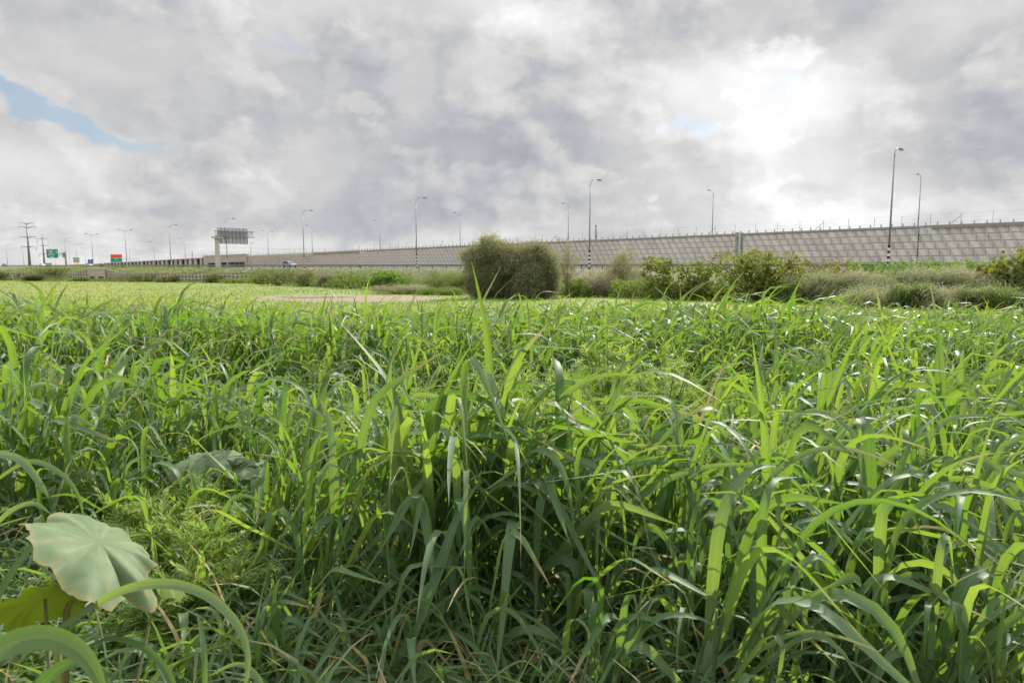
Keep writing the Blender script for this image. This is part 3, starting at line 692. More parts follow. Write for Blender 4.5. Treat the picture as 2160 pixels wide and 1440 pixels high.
board('direction_sign', 'low green direction sign half hidden below the gantry sign', 95, 109.5, 554.5, 562, 330, [(0, 1, 'pale_green')], ROAD, [(.5, .6, .6, .1), (.5, .3, .5, .1)])
board('direction_sign', 'small direction sign with pale green upper half and orange lower half', 155, 168, 543, 553.5, 345, [(.48, 1, 'pale_green'), (0, .46, 'orange')], ROAD, [(.6, .84, .5, .06), (.6, .68, .6, .06)])
board('road_sign', 'small square blue road sign with white marks above the white car', 186, 196.5, 547, 556, 262, [(0, 1, 'blue')], ROAD, [(.5, .8, .3, .1), (.5, .55, .3, .12), (.5, .25, .4, .06)])
s_, t_ = ST(at(246, 560, 335)[0], 335)
board('direction_sign', 'green direction sign with a broad orange-red upper band above the pilaster wall', 234, 258, 536.5, 554, 335, [(.57, 1, 'red'), (0, .55, 'green')], utop(t_) - .5, [(.5, .47, .26, .03), (.5, .38, .26, .03), (.5, .28, .3, .03), (.5, .1, .7, .02)])

# ------------------------------------------------------------------ pylons
def pylon(label, px, ytop, Y, arms, r):
    c = at(px, 561, Y); py = thing('power_pylon', label, 'pylon', (c[0], Y, ROAD - 2))
    zt = at(px, ytop, Y)[2]; b = MB(); b.tube([(c[0], Y, ROAD - 2), (c[0], Y, zt)], [r, r * .4], 8).part('mast', M['pole'], py, True)
    for yb, ye, hw, drop in arms:
        for sx in (-1, 1):
            b = MB(); w_ = hw / 1440 * Y; z0, z1 = at(px, yb, Y)[2], at(px, ye, Y)[2]
            path = [(c[0], Y, z0), (c[0] + sx * w_ * .45, Y, (z0 + z1) / 2 + .15), (c[0] + sx * w_, Y, z1)]
            if drop: path.append((c[0] + sx * (w_ + 1.6), Y, z1 - drop / 1440 * Y))
            b.tube(path, [.42, .3] + [.18] * (len(path) - 2), 6).part('cross_arm', M['pole'], py)
            b = MB(); e = path[-1]; b.tube([e, (e[0], Y, e[2] - 2.4)], .12, 5).part('insulator', M['truss'], py)
    return c
pylon('steel monopole power pylon with four pairs of raised cross arms', 63, 469, 600, [(473, 469.5, 14.5, 0), (480.5, 477.5, 18, 0), (501, 498.5, 17, 0), (521.5, 519, 14, 0)], 1.15)
pylon('darker power pylon with three level cross arms bent down at the ends', 94, 493, 700, [(503.5, 503.5, 9.5, 8), (518, 518, 11.5, 8), (535, 535, 8, 5)], .95)
for sx, yy in ((-18, 479), (18, 479), (-17, 500), (17, 500), (-14, 521), (14, 521)):
    a = at(63 + sx, yy, 600); e = np.array([a[0] + 330, 640.0, a[2] - 16]); f_ = np.array([a[0] - 220, 560.0, a[2] - 4])
    path = [f_ + (a - f_) * q - np.array([0, 0, 14 * 4 * q * (1 - q) * .4]) for q in np.linspace(0, 1, 9)] + [a + (e - a) * q - np.array([0, 0, 22 * 4 * q * (1 - q) * .4]) for q in np.linspace(0, 1, 12)[1:]]
    b = MB(); b.tube(path, .035, 4); o = b.part('power_line', M['truss'], None); tag(o, 'thin sagging power line strung from the monopole pylon', 'power line', 'power lines of the pylon')

# ------------------------------------------------------------------ cars
def car(label, s, t, paint, heading=-1, van=False):
    p = W(s, t, ROAD + .035); c = thing('car', label, 'car', p); f = U3 * heading; l = np.cross([0, 0, 1], f)
    def X(a, w, h): return p + f * a + l * w + np.array([0, 0, h])
    prof = [(-2.1, .35), (-2.15, .75), (-2.05, 1.0), (-1.9, 1.42), (-1.2, 1.56), (-.1, 1.55), (.45, 1.42), (1.05, 1.02), (1.95, .86), (2.15, .68), (2.15, .35)]
    wd = [.78, .86, .85, .68, .64, .64, .66, .83, .8, .76, .76]; n = len(prof)
    V = [X(a, sg * w, h) for sg in (-1, 1) for (a, h), w in zip(prof, wd)]
    F = [[i, i + 1, n + i + 1, n + i] for i in range(n - 1)] + [[n - 1, 0, n, 2 * n - 1], list(range(n))[::-1], list(range(n, 2 * n))]
    b = MB(); b.add(V, F).part('body', paint, c)
    for sg in (-1, 1):
        for q in ([(-1.75, 1.08), (-.55, 1.06), (-.55, 1.46), (-1.62, 1.43)], [(-.45, 1.06), (.85, 1.04), (.3, 1.42), (-.45, 1.46)]):
            b = MB(); b.add([X(a, sg * (.87 - max(0, h - 1.0) * .42), h) for a, h in q], [[0, 1, 2, 3]]).part('side_window', M['glass'], c)
        for a in (-1.35, 1.35):
            b = MB(); b.tube([X(a, sg * .62, .32), X(a, sg * .86, .32)], .32, 14); wh = b.part('wheel', M['rubber'], c)
            b = MB(); b.tube([X(a, sg * .861, .32), X(a, sg * .875, .32)], .19, 10).part('rim', M['steel'], wh)
        b = MB(); b.box(X(2.08, sg * .58, .72), (.16, .3, .14), f).part('headlight', M['wpaint'], c)
    b = MB(); b.add([X(.50, -.6, 1.41), X(.50, .6, 1.41), X(1.03, .72, 1.06), X(1.03, -.72, 1.06)], [[0, 1, 2, 3]]).part('windscreen', M['glass'], c)
    for v in c.children[-1].data.vertices: v.co.z += .015
    b = MB(); b.add([X(-2.06, -.7, 1.04), X(-2.06, .7, 1.04), X(-1.93, .6, 1.38), X(-1.93, -.6, 1.38)], [[0, 1, 2, 3]]).part('rear_window', M['glass'], c)
    for v in c.children[-1].data.vertices: v.co += Vector(-f * .02)
car('silver-blue hatchback driving along the road behind the guardrail', 7, t_at(611, 7), M['carblue'])
car('white car on the road below the small blue sign', 4, t_at(190, 4), M['carwhite'])
car('dark car on the far stretch of road near the pylons', 5, t_at(9, 5), M['cardark'])
car('white car on the road beside the low green sign', 5, t_at(90, 5), M['carwhite'])
# ------------------------------------------------------------------ concrete drainage chutes on the slope
for px0, px1, lb in ((662, 640, 'pale concrete drainage chute running down the slope beside a banded lamp'), (531, 514, 'pale concrete drainage chute running down the slope below the plain pole')):
    a = W(-1.6, t_at(px0, -1.6)); e = W(-5.2, t_at(px1, -5.2)); a[2] = gz(a[0], a[1]) + .05; e[2] = gz(e[0], e[1]) + .12
    d = (e - a) / np.linalg.norm(e - a); l = np.cross([0, 0, 1], d); l /= np.linalg.norm(l)
    ch = thing('drainage_chute', lb, 'drain', a)
    for w0, nm in ((-.42, 'kerb'), (.42, 'kerb')):
        b = MB(); q = (a + e) / 2 + l * w0 + [0, 0, .08]; b.box(q, (np.linalg.norm(e - a), .12, .22), d, l, np.cross(d, l)).part(nm, M['conc_dark'], ch)
    b = MB(); b.box((a + e) / 2, (np.linalg.norm(e - a), .7, .16), d, l, np.cross(d, l)).part('channel', M['conc_dark'], ch)
# ------------------------------------------------------------------ blade generator (vectorised)
def blades(base, az, elev, L, Wd, bend, kink, kw, azc, roll, twist, S, A, fold, tint, wave=0.0, wide=.35):
    N = len(az); s = np.linspace(0, 1, S + 1)[None]
    c = lambda a: np.asarray(a, float).reshape(-1, 1) * np.ones((N, 1))
    u = np.clip((s - (c(kink) - c(kw))) / (2 * c(kw)), 0, 1); sm = u * u * (3 - 2 * u)
    th = c(elev) - c(bend) * sm; a = c(az) + c(azc) * s
    T = np.stack([np.cos(th) * np.cos(a), np.cos(th) * np.sin(a), np.sin(th)], -1)
    step = (T[:, :-1] + T[:, 1:]) / 2 * (c(L) / S)[..., None]
    pos = np.concatenate([np.zeros((N, 1, 3)), np.cumsum(step, 1)], 1) + np.asarray(base)[:, None]
    s0 = np.stack([-np.sin(a), np.cos(a), np.zeros_like(a)], -1); n0 = np.cross(T, s0)
    an = (c(roll) + c(twist) * s)[..., None]
    side = np.cos(an) * s0 + np.sin(an) * n0; nr = -np.sin(an) * s0 + np.cos(an) * n0
    prof = np.minimum(1, .5 + s / wide * .5) * np.clip(1 - s ** 1.7, 0, 1) ** .9; prof = np.maximum(prof, .02)
    w = (c(Wd) / 2 * prof)[..., None]
    if A == 2: P = np.stack([pos - side * w, pos + side * w], 2)
    else:
        f = fold * w * nr
        if wave:
            ph = rng.random((N, 1)) * 6.28
            f1 = f + nr * w * (wave * np.sin(s * 22 + ph))[..., None]; f2 = f + nr * w * (wave * np.sin(s * 19 + ph * 2))[..., None]
        else: f1 = f2 = f
        P = np.stack([pos - side * w + f1, pos, pos + side * w + f2], 2)
    V = P.reshape(-1, 3)
    i0 = (np.arange(N)[:, None, None] * (S + 1) + np.arange(S)[None, :, None]) * A + np.arange(A - 1)[None, None]
    F = np.stack([i0, i0 + 1, i0 + A + 1, i0 + A], -1).reshape(-1, 4)
    tt = np.zeros((N, S + 1, A, 4)); tt[..., 3] = np.linspace(0, 1, A).reshape(1, 1, -1); ti = np.asarray(tint)
    tt[..., 0] = ti[:, 0].reshape(-1, 1, 1); tt[..., 1] = s.reshape(1, -1, 1)
    d = ti[:, 1].reshape(-1, 1, 1) + ti[:, 2].reshape(-1, 1, 1) * np.clip((s.reshape(1, -1, 1) - .75) / .25, 0, 1)
    tt[..., 2] = np.clip(d, 0, 1)
    return V, F, tt.reshape(-1, 4)
def join(parts):
    Vs, Fs, Ts, k = [], [], [], 0
    for V, F, T in parts: Vs.append(V); Fs.append(F + k); Ts.append(T); k += len(V)
    return np.concatenate(Vs), np.concatenate(Fs), np.concatenate(Ts)
U_ = lambda a, b, n=None: rng.uniform(a, b, n)

# ------------------------------------------------------------------ the cereal crop
def crop_height(x, y):          # tall stand with lower, thinner patches
    px = 1080 + 1440 * x / np.maximum(y, .3)
    h = .56 + (vnoise(x * .9 + 7, y * .9, 21) - .5) * .24 + (vnoise(x * 2.6, y * 2.6, 22) - .5) * .14
    gap = np.exp(-((y - 4.6 - .9 * (vnoise(x * .6, y * 0 + 3, 23) - .5)) / .85) ** 2)
    h = h * (1 - .68 * gap * np.clip(.7 + 1.3 * (vnoise(x * .8 + 3, y * .3, 24) - .35), 0, 1))
    h = h * (1 + .08 * np.exp(-((y - 6.9) / 1.6) ** 2)) * np.interp(y, [0, 5, 8, 11], [.97, .96, .93, .83])
    weed = np.exp(-((px - 1230) / 270) ** 4 - ((y - 3.6) / .95) ** 4); h = h * (1 - .74 * weed)
    left = np.clip((820 - px) / 320, 0, 1) * np.clip((2.75 - y) / .5, 0, 1); h = h * (1 - .46 * left)
    front = np.clip((2.05 - y) / .4, 0, 1) * np.clip((1500 - np.abs(px - 1000)) / 300, 0, 1) * np.clip((1560 - px) / 300, 0, 1); h = h * (1 - .42 * front)
    return np.maximum(h, .16)
def stems_in(y0, y1, dens, marg=1.14):
    n = int(dens * (y1 * y1 - y0 * y0) * .78 * marg); y = np.sqrt(U_(y0 * y0, y1 * y1, n)); x = U_(-1, 1, n) * (.78 * marg * y + .15)
    return x, y
def plant_leaves(x, y, h, n_lo, n_hi):
    N = len(x); k = rng.integers(n_lo, n_hi + 1, N); idx = np.repeat(np.arange(N), k); M_ = len(idx)
    order = np.concatenate([np.arange(q) for q in k]) ; fr = (order + U_(.1, .9, M_)) / np.repeat(k, k)
    paz = U_(0, 2 * np.pi, N)
    az = paz[idx] + order * np.pi + rng.normal(0, .5, M_)
    wind = -.35 + rng.normal(0, .55, M_)
    use = rng.random(M_) < .55; az = np.where(use, wind, az)
    hh = h[idx]
    z0 = gz(x, y)[idx] + hh * (.06 + .60 * fr)
    lean = hh * .10 * fr
    base = np.stack([x[idx] + np.cos(paz[idx]) * lean + .03 * fr, y[idx] + np.sin(paz[idx]) * lean, z0], -1)
    L = hh * U_(.85, 1.35, M_) * (1 - .22 * (fr < .3)); Wd = U_(.016, .040, M_) * (.6 + .5 * hh / .55)
    elev = R(50) + R(36) * fr + rng.normal(0, R(8), M_)
    straight = rng.random(M_) < .22
    elev = np.where(straight, elev - R(1) * U_(6, 26, M_), elev)
    bend = R(1) * np.where(straight, U_(15, 75, M_), U_(85, 165, M_)); kink = np.where(straight, U_(.5, .85, M_), U_(.36, .66, M_))
    kw = np.where(rng.random(M_) < .4, U_(.06, .14, M_), U_(.14, .34, M_))
    tint = np.stack([np.clip(rng.normal(.45, .26, M_), 0, 1), np.where(rng.random(M_) < .04, U_(.3, 1, M_), 0) + np.where((fr < .2) & (rng.random(M_) < .25), .7, 0), np.where(rng.random(M_) < .28, 1.0, 0)], -1)
    Wd = Wd * np.where(tint[:, 1] > .3, .5, 1)
    return idx, base, az, elev, L, Wd, bend, kink, kw, U_(-.5, .5, M_), rng.normal(0, .35, M_), rng.normal(0, .9, M_), tint
def stem_mesh(x, y, h, n=5, r=.0045):
    N = len(x); z = gz(x, y); q = np.linspace(0, 1, 4)
    lean = U_(-.07, .07, (N, 2)); P = np.zeros((N, 4, n, 3))
    for i, f in enumerate(q):
        cx, cy, cz = x + lean[:, 0] * h * f * 1.2 + .03 * f * f, y + lean[:, 1] * h * f, z - .02 + h * .78 * f
        for j in range(n):
            a = 2 * np.pi * j / n; rr = r * (1.25 - .55 * f)
            P[:, i, j] = np.stack([cx + rr * np.cos(a), cy + rr * np.sin(a), cz], -1)
    i0 = np.arange(N)[:, None, None] * 4 * n + np.arange(3)[None, :, None] * n; j = np.arange(n)[None, None]
    F = np.stack([i0 + j, i0 + (j + 1) % n, i0 + n + (j + 1) % n, i0 + n + j], -1).reshape(-1, 4)
    T = np.zeros((N * 4 * n, 4)); T[:, 0] = np.repeat(np.clip(rng.normal(.55, .2, N), 0, 1), 4 * n); T[:, 2] = np.tile(np.repeat([.35, .1, 0, 0], n), N)
    return P.reshape(-1, 3), F, T
GRP = 'broad-bladed cereal plants of the front clumps'
LBL = 'single broad-bladed green cereal plant in a clump at the edge of the crop'
def individual(x, y, h, LBL, GRP, n_lo=5, n_hi=7):
    x, y, h = map(np.atleast_1d, (x, y, h))
    idx, *a = plant_leaves(x, y, h, n_lo, n_hi)
    a[4] = a[4] * 1.05
    V, F, T = blades(*a[:-1][:11], 13, 3, .32, a[-1], wave=.10)
    per = 14 * 3; fper = 13 * 2
    sv, sf, stt = stem_mesh(x, y, h)
    for p in range(len(x)):
        loc = np.array([x[p], y[p], gz(x[p], y[p])]); t = thing('cereal_plant', LBL, 'crop plant', loc, GRP)
        put('stem', mesh(sv[p * 20:p * 20 + 20] - loc, sf[:15], M['crop'], True, tint=stt[p * 20:p * 20 + 20]), t)
        for q in np.nonzero(idx == p)[0]:
            put('leaf', mesh(V[q * per:(q + 1) * per] - loc, F[:fper], M['crop'], True, tint=T[q * per:(q + 1) * per]), t)
# blade argument order: base, az, elev, L, W, bend, kink, kw, azc, roll, twist
def dense_stand():
    parts = []
    for y0, y1, dens, S, A, nl in ((.9, 3.0, 50, 11, 3, (5, 6)), (3.0, 6.8, 58, 7, 3, (4, 6)), (6.8, 11, 44, 6, 2, (4, 6)), (11, 18.5, 27, 5, 2, (4, 5))):
        x, y = stems_in(y0, y1, dens); h = crop_height(x, y)
        px = 1080 + 1440 * x / y
        keep = (rng.random(len(x)) < np.clip(h / .5, .22, 1))
        if y0 < 1: keep &= ~((y < 1.55) & (px < 1450)) & ~((y < 1.25))
        if y0 > 10:
            keep &= rng.random(len(x)) < np.clip((18.5 - y + 3 * (vnoise(x * .5, y * .5, 31) - .5)) / 4, 0, 1); h = h * np.clip((21 - y) / 5, .5, 1)
        x, y, h = x[keep], y[keep], h[keep]
        if y0 < 1: first = (x, y, h); continue
        idx, *a = plant_leaves(x, y, h, *nl)
        a[4] = a[4] * (1.4 if y0 > 6 else 1.12)
        parts.append(blades(*a[:11], S, A, .32, a[-1], wave=.08 if A == 3 else 0))
        if y0 < 6: parts.append(stem_mesh(x, y, h, 4 if y0 < 6 else 3, .0045 if y0 < 6 else .006))
    # a few tall strays
    x = np.array([at(px, 600, Y)[0] for px, Y in ((1690, 9.5), (1675, 9.3), (2050, 12), (265, 11), (235, 12), (340, 9), (1130, 13))]); y = np.array([9.5, 9.3, 12, 11, 12, 9, 13]); h = np.array([.95, .8, 1.0, .9, .85, .8, .95])
    idx, *a = plant_leaves(x, y, h, 3, 4); a[4] = a[4] * .6; parts.append(blades(*a[:11], 9, 3, .3, a[-1]))
    V, F, T = join(parts)
    o = put('cereal_crop', mesh(V, F, M['crop'], True, tint=T)); tag(o, 'dense stand of broad-bladed green cereal crop filling the field', 'crop', kind='stuff')
    return first
fx, fy, fh = dense_stand()
# hero clump in the middle, tall and upright, and one at each side
nh = 0
for pxa, pxb, Ya, Yb, n, h0, h1, lb, gp in (
        (770, 1120, 1.9, 2.25, 24, .54, .64, 'tall upright cereal plant in the clump standing just before the feathery weeds', 'upright cereal clump before the weeds'),
        (1180, 1420, 2.0, 2.5, 10, .44, .56, 'cereal plant of the loose tuft between the upright clump and the wide leaning clump', 'loose cereal tuft'),
        (1560, 2100, 1.75, 2.4, 28, .40, .54, 'cereal plant of the wide clump whose broad blades lean over sideways', 'wide leaning cereal clump'),
        (560, 690, 1.9, 2.3, 8, .40, .52, 'slim cereal plant of the narrow tuft beside the low feathery weeds', 'narrow cereal tuft'),
        (1850, 2160, 1.35, 1.7, 10, .36, .46, 'low arching cereal plant growing in front of the wide leaning clump', 'low arching cereal plants'),
        (1150, 1500, 1.45, 1.8, 9, .24, .34, 'short cereal plant growing at the foot of the upright clump', 'short cereal plants')):
    Y = U_(Ya, Yb, n); individual((U_(pxa, pxb, n) - 1080) / 1440 * Y, Y, U_(h0, h1, n), lb, gp); nh += n
order = np.argsort(fy); room = 300 - nh
ind = order[:room]; rest = order[room:]
individual(fx[ind], fy[ind], fh[ind], LBL, GRP)
# remaining stems of the front zone join the stand as one mass
if len(rest):
    idx, *a = plant_leaves(fx[rest], fy[rest], fh[rest], 5, 7)
    V, F, T = join([blades(*a[:11], 11, 3, .32, a[-1], wave=.1), stem_mesh(fx[rest], fy[rest], fh[rest])])
    o = put('cereal_crop', mesh(V, F, M['crop'], True, tint=T)); tag(o, 'loose front stand of broad-bladed cereal around the feathery weeds', 'crop', kind='stuff')
# wide blades of plants close to the camera: path points (px, py, distance), width in metres
def ribbon_leaf(pts, w, tint, parent, name='leaf'):
    P = np.array([at(*p) for p in pts]); k = np.linspace(0, len(P) - 1, 22); i = np.clip(k.astype(int), 0, len(P) - 2); f = (k - i)[:, None]
    Pm = np.vstack([2 * P[0] - P[1], P, 2 * P[-1] - P[-2]]); a, b_, c, d = Pm[i], Pm[i + 1], Pm[i + 2], Pm[i + 3]
    C = .5 * (2 * b_ + (c - a) * f + (2 * a - 5 * b_ + 4 * c - d) * f ** 2 + (3 * b_ - a - 3 * c + d) * f ** 3)
    T = np.gradient(C, axis=0); T /= np.linalg.norm(T, axis=1)[:, None]; up = np.array([.25, -.75, .6])
    S = np.cross(T, up); S /= np.linalg.norm(S, axis=1)[:, None]; Nn = np.cross(S, T)
    s_ = np.linspace(0, 1, 22); prof = (np.minimum(1, .7 + s_) * np.clip(1 - s_ ** 3.2, .03, 1) ** .8)[:, None] * w * .4
    V = np.stack([C - S * prof + Nn * prof * .3, C, C + S * prof + Nn * prof * .3], 1).reshape(-1, 3)
    q = np.arange(21)[:, None] * 3 + np.arange(2)[None]; F = np.stack([q, q + 1, q + 4, q + 3], -1).reshape(-1, 4)
    wpart(name, V, F, M['crop'], parent, smooth=True, tint=np.stack([np.full(66, tint[0]), np.repeat(s_, 3), np.zeros(66), np.tile([0, .5, 1], 22)], -1))
NB = [[(-90, 1450, .52), (10, 1365, .54), (100, 1345, .55), (180, 1385, .55), (235, 1490, .54), .026, .35], [(120, 1330, .92), (230, 1258, .88), (315, 1232, .86), (390, 1237, .85), (452, 1266, .84), (505, 1325, .82), (524, 1400, .8), (505, 1490, .78), .017, .8],
      [(-40, 950, 1.35), (0, 958, 1.33), (45, 972, 1.3), (85, 1020, 1.28), (103, 1050, 1.27), .020, .9],
      [(-30, 1030, 1.36), (30, 988, 1.34), (75, 974, 1.32), (130, 1000, 1.3), (165, 1045, 1.29), (178, 1100, 1.28), .014, .5], [(430, 1500, .9), (432, 1400, .92), (425, 1330, .95), (415, 1290, .97), .010, .4],
      [(-20, 1290, .95), (20, 1215, .97), (60, 1160, 1.0), (100, 1115, 1.02), .014, .4],
      [(-30, 1130, 1.2), (20, 1080, 1.2), (70, 1062, 1.19), (110, 1085, 1.18), .014, .6], [(560, 1500, 1.1), (545, 1430, 1.12), (500, 1400, 1.14), (440, 1425, 1.14), .012, .8],
      [(380, 1520, .95), (360, 1430, .97), (310, 1370, .98), (240, 1345, .98), (180, 1365, .98), .013, .25], [(60, 1520, .62), (90, 1440, .63), (160, 1395, .64), (240, 1420, .64), .016, .1]]
for k, q in enumerate(NB):
    b0 = at(*q[0]); g = float(gz(b0[0], b0[1])); t = thing('cereal_plant', 'wide cereal blade arching close beside the big pale round leaf', 'crop plant', (b0[0], b0[1], g), 'wide blades beside the pale leaf')
    ribbon_leaf(q[:-2], q[-2], (q[-1], .5, 0), t)
    b = MB(); b.tube([(b0[0] - .02, b0[1], g - .02), b0], .005, 6).part('stem', M['stem'], t)

# ------------------------------------------------------------------ understorey and litter
def ground_cover(name, label, n, y0, y1, L, Wd, el, dead, m, S=5, bias=None):
    y = np.sqrt(U_(y0 * y0, y1 * y1, n)); x = U_(-1, 1, n) * (.9 * y + .2)
    if bias is not None: k = bias(x, y); x, y = x[k], y[k]
    N = len(x); base = np.stack([x, y, gz(x, y) + U_(0, .03, N)], -1)
    t = np.stack([rng.random(N), np.where(rng.random(N) < dead, U_(.5, 1, N), 0), np.where(rng.random(N) < .3, 1.0, 0)], -1)
    V, F, T = blades(base, U_(0, 6.28, N), R(1) * U_(*el, N), U_(*L, N), U_(*Wd, N), R(1) * U_(20, 110, N), U_(.3, .7, N), U_(.2, .4, N), U_(-.6, .6, N), rng.normal(0, .5, N), rng.normal(0, 1, N), S, 2, 0, t)
    o = put(name, mesh(V, F, m, True, tint=T)); tag(o, label, 'ground cover', kind='stuff')
ground_cover('low_grass', 'short green grass growing between the cereal stems', 22000, 1.2, 7.5, (.12, .36), (.006, .017), (35, 85), .06, M['crop'], 4)
ground_cover('undergrowth', 'dense low green blades filling the foot of the front clumps', 7000, 1.2, 2.9, (.16, .40), (.009, .020), (25, 80), .08, M['crop'], 6)
ground_cover('leaf_litter', 'dry brown and grey fallen blades lying on the soil', 6500, 1.2, 4.5, (.12, .45), (.008, .024), (-4, 22), .0, M['litter'])
ground_cover('lodged_leaves', 'flattened green blades lying low over the soil', 3000, 1.2, 3.2, (.22, .5), (.012, .026), (2, 30), .12, M['crop'], 8)

# ------------------------------------------------------------------ feathery weeds
def weed(label, px, py_top, Y, h, spread, n, dry=.0):
    h *= 1.18 if 900 < px < 1550 else 1.0
    c = at(px, 700, Y); x, y = c[0], Y; g = float(gz(x, y)); loc = np.array([x, y, g])
    t = thing('feathery_weed', label, 'weed', loc, 'feathery weeds between the cereal')
    b = MB(); tips = []
    for k in range(max(4, n // 8)):
        a = U_(0, 6.28); r = spread * U_(.1, .8); e = loc + [math.cos(a) * r, math.sin(a) * r, h * U_(.6, 1.0)]
        m_ = loc + [math.cos(a) * r * .35, math.sin(a) * r * .35, h * .5]
        b.tube([loc, m_, e], [.005, .004, .002], 5); tips.append((loc, m_, e))
    b.part('stem', M['stem'], t)
    base, az, el, L, tn = [], [], [], [], []
    pin = []
    for k in range(n):
        l0, m_, e = tips[rng.integers(len(tips))]; f = U_(.2, 1); p = (l0 + (m_ - l0) * f * 2) if f < .5 else (m_ + (e - m_) * (f - .5) * 2)
        a, ev, ln = U_(0, 6.28), R(U_(-5, 65)), U_(.06, .15) * (spread / .14) ** .4
        d = np.array([math.cos(a) * math.cos(ev), math.sin(a) * math.cos(ev), math.sin(ev)])
        base.append(p); az.append(a); el.append(ev); L.append(ln); tn.append((rng.random(), dry * (rng.random() < .3), 0))
        for q in range(9):
            f = .2 + .8 * q / 9
            for sg in (-1, 1): pin.append((*(p + d * ln * f), a + sg * U_(.6, 1.1), ev + rng.normal(0, .25), ln * (.34 * (1.15 - f) + .10), tn[-1][0], tn[-1][1]))
    o = np.ones(len(base)); V1 = blades(np.array(base), az, el, L, o * .004, o * .5, o * .5, o * .5, o * 0, o * 0, o * 0, 4, 2, 0, np.array(tn))
    P = np.array(pin); o = np.ones(len(P)); V2 = blades(P[:, :3], P[:, 3], P[:, 4], P[:, 5], o * .0075, o * .4, o * .5, o * .5, U_(-.5, .5, len(P)), rng.normal(0, .5, len(P)), o * 0, 3, 2, 0, np.stack([P[:, 6], P[:, 7], o * 0], -1))
    V, F, T = join([V1, V2]); wpart('fronds', V, F, M['weed'], t, tint=T)
WL_ = 'feathery bright green weed with finely cut leaves among the cereal'
weed('tall feathery bright green weed standing above the other weeds', 1290, 740, 3.3, .72, .20, 120)
for px, Y, h, sp, n in ((1010, 3.0, .52, .19, 100), (1180, 3.3, .50, .22, 110), (1400, 3.2, .55, .2, 100), (1120, 2.8, .46, .2, 110), (1260, 2.9, .48, .22, 110), (1350, 4.0, .5, .24, 110), (1060, 4.2, .48, .24, 100), (1200, 4.4, .46, .26, 110),
                        (1480, 3.4, .50, .2, 90), (1330, 3.0, .45, .2, 100), (1190, 3.8, .45, .22, 100), (1090, 3.5, .45, .22, 100), (1440, 4.2, .5, .22, 90), (1300, 3.6, .5, .22, 100), (760, 2.9, .38, .17, 60), (880, 3.8, .42, .2, 70), (650, 5.0, .42, .22, 60), (60, 4.2, .6, .2, 70), (540, 6, .6, .25, 60), (1700, 5.2, .4, .25, 60)):
    weed(WL_, px, 0, Y, h, sp, n)
WS = 'low feathery weed with pale and yellow tips near the big round leaf'
for px, Y, h, sp, n in ((330, 2.1, .34, .16, 70), (440, 2.05, .33, .15, 70), (250, 2.3, .36, .15, 60), (390, 2.35, .33, .16, 60), (480, 1.95, .24, .14, 50), (300, 1.8, .26, .15, 60), (180, 2.6, .36, .15, 50), (540, 2.3, .28, .14, 40)):
    weed(WS, px, 0, Y, h, sp, n, .5)

# ------------------------------------------------------------------ plant with the big round leaf
def round_leaf(name, c, rad, nrm, yaw, m, parent, seed, notch=True, dead=0.0):
    r = np.random.default_rng(seed); K, Rg = 112, 12; V, T = [(0, 0, 0)], [(.5, 0, 0)]
    ph = r.random(6) * 6.28
    for i in range(1, Rg + 1):
        f = i / Rg
        for k in range(K):
            a = 2 * math.pi * k / K; rr = 1 + .13 * math.cos(2 * a + ph[0]) + .09 * math.cos(3 * a + ph[5]) + .06 * math.cos(7 * a + ph[1]) + .05 * abs(math.sin(9 * a + ph[2])) + .03 * r.random() * (i == Rg) + .025 * math.cos(23 * a + ph[2])
            dn = abs((a - math.pi + math.pi) % (2 * math.pi) - math.pi)
            if notch: rr *= 1 - .55 * math.exp(-(dn / .13) ** 2)
            q = f * rr * rad; zz = .10 * rad * f * f * math.cos(2 * a + ph[3]) - .05 * rad * f ** 2 - .22 * rad * f ** 3 * (.5 + .5 * math.cos(a + ph[1])) - .10 * rad * max(0, f - .7) * 3 * abs(math.sin(6 * a + ph[4])) + .014 * rad * math.sin(11 * a + ph[4]) * f * f + .07 * rad * f * f * math.sin(4 * a + ph[5]) + .008 * rad * f ** 3 * math.sin(17 * a)
            V.append((q * math.cos(a), q * math.sin(a) * .86, zz)); vein = abs(math.cos(3.5 * a)) ** 24
            T.append((min(1, .35 + .4 * vein + .2 * r.random()), f, dead * (f > .93) + (.8 if r.random() < .02 else 0)))
    F = [[0, 1 + k, 1 + (k + 1) % K] for k in range(K)]
    F += [[1 + (i - 1) * K + k, 1 + i * K + k, 1 + i * K + (k + 1) % K, 1 + (i - 1) * K + (k + 1) % K] for i in range(1, Rg) for k in range(K)]
    z = np.array(nrm, float); z /= np.linalg.norm(z); x = np.array([math.cos(yaw), math.sin(yaw), 0]); x = x - z * (x @ z); x /= np.linalg.norm(x); y = np.cross(z, x)
    V = np.array(V) @ np.stack([x, y, z]) + c
    T = np.array(T)
    tri = np.array([f for f in F if len(f) == 3]); quad = np.array([f for f in F if len(f) == 4])
    wpart(name, V, [tri, quad], m, parent, smooth=True, tint=T)
c = at(207, 1142, .98); root = np.array([c[0] - .09, c[1] - .02, float(gz(c[0], c[1]))])
rl = thing('round_leaf_plant', 'low plant with one big pale round lobed leaf on a reddish stalk', 'plant', root)
round_leaf('leaf', c, .108, (.46, .03, .89), 2.7, M['gourd'], rl, 3, True, .5)
b = MB(); b.tube([root, (root + at(140, 1290, .95)) / 2, at(140, 1290, .95), at(168, 1215, .96), c - [0, 0, .004]], [.006, .005, .0045, .004, .003], 7).part('leaf_stalk', M['petiole'], rl, True)
round_leaf('leaf', at(335, 1222, 1.06), .05, (.2, .45, .8), .3, M['yleaf'], rl, 8, False)
round_leaf('leaf', at(95, 1262, .92), .06, (-.3, .55, .75), 2.2, M['yleaf'], rl, 12, False)
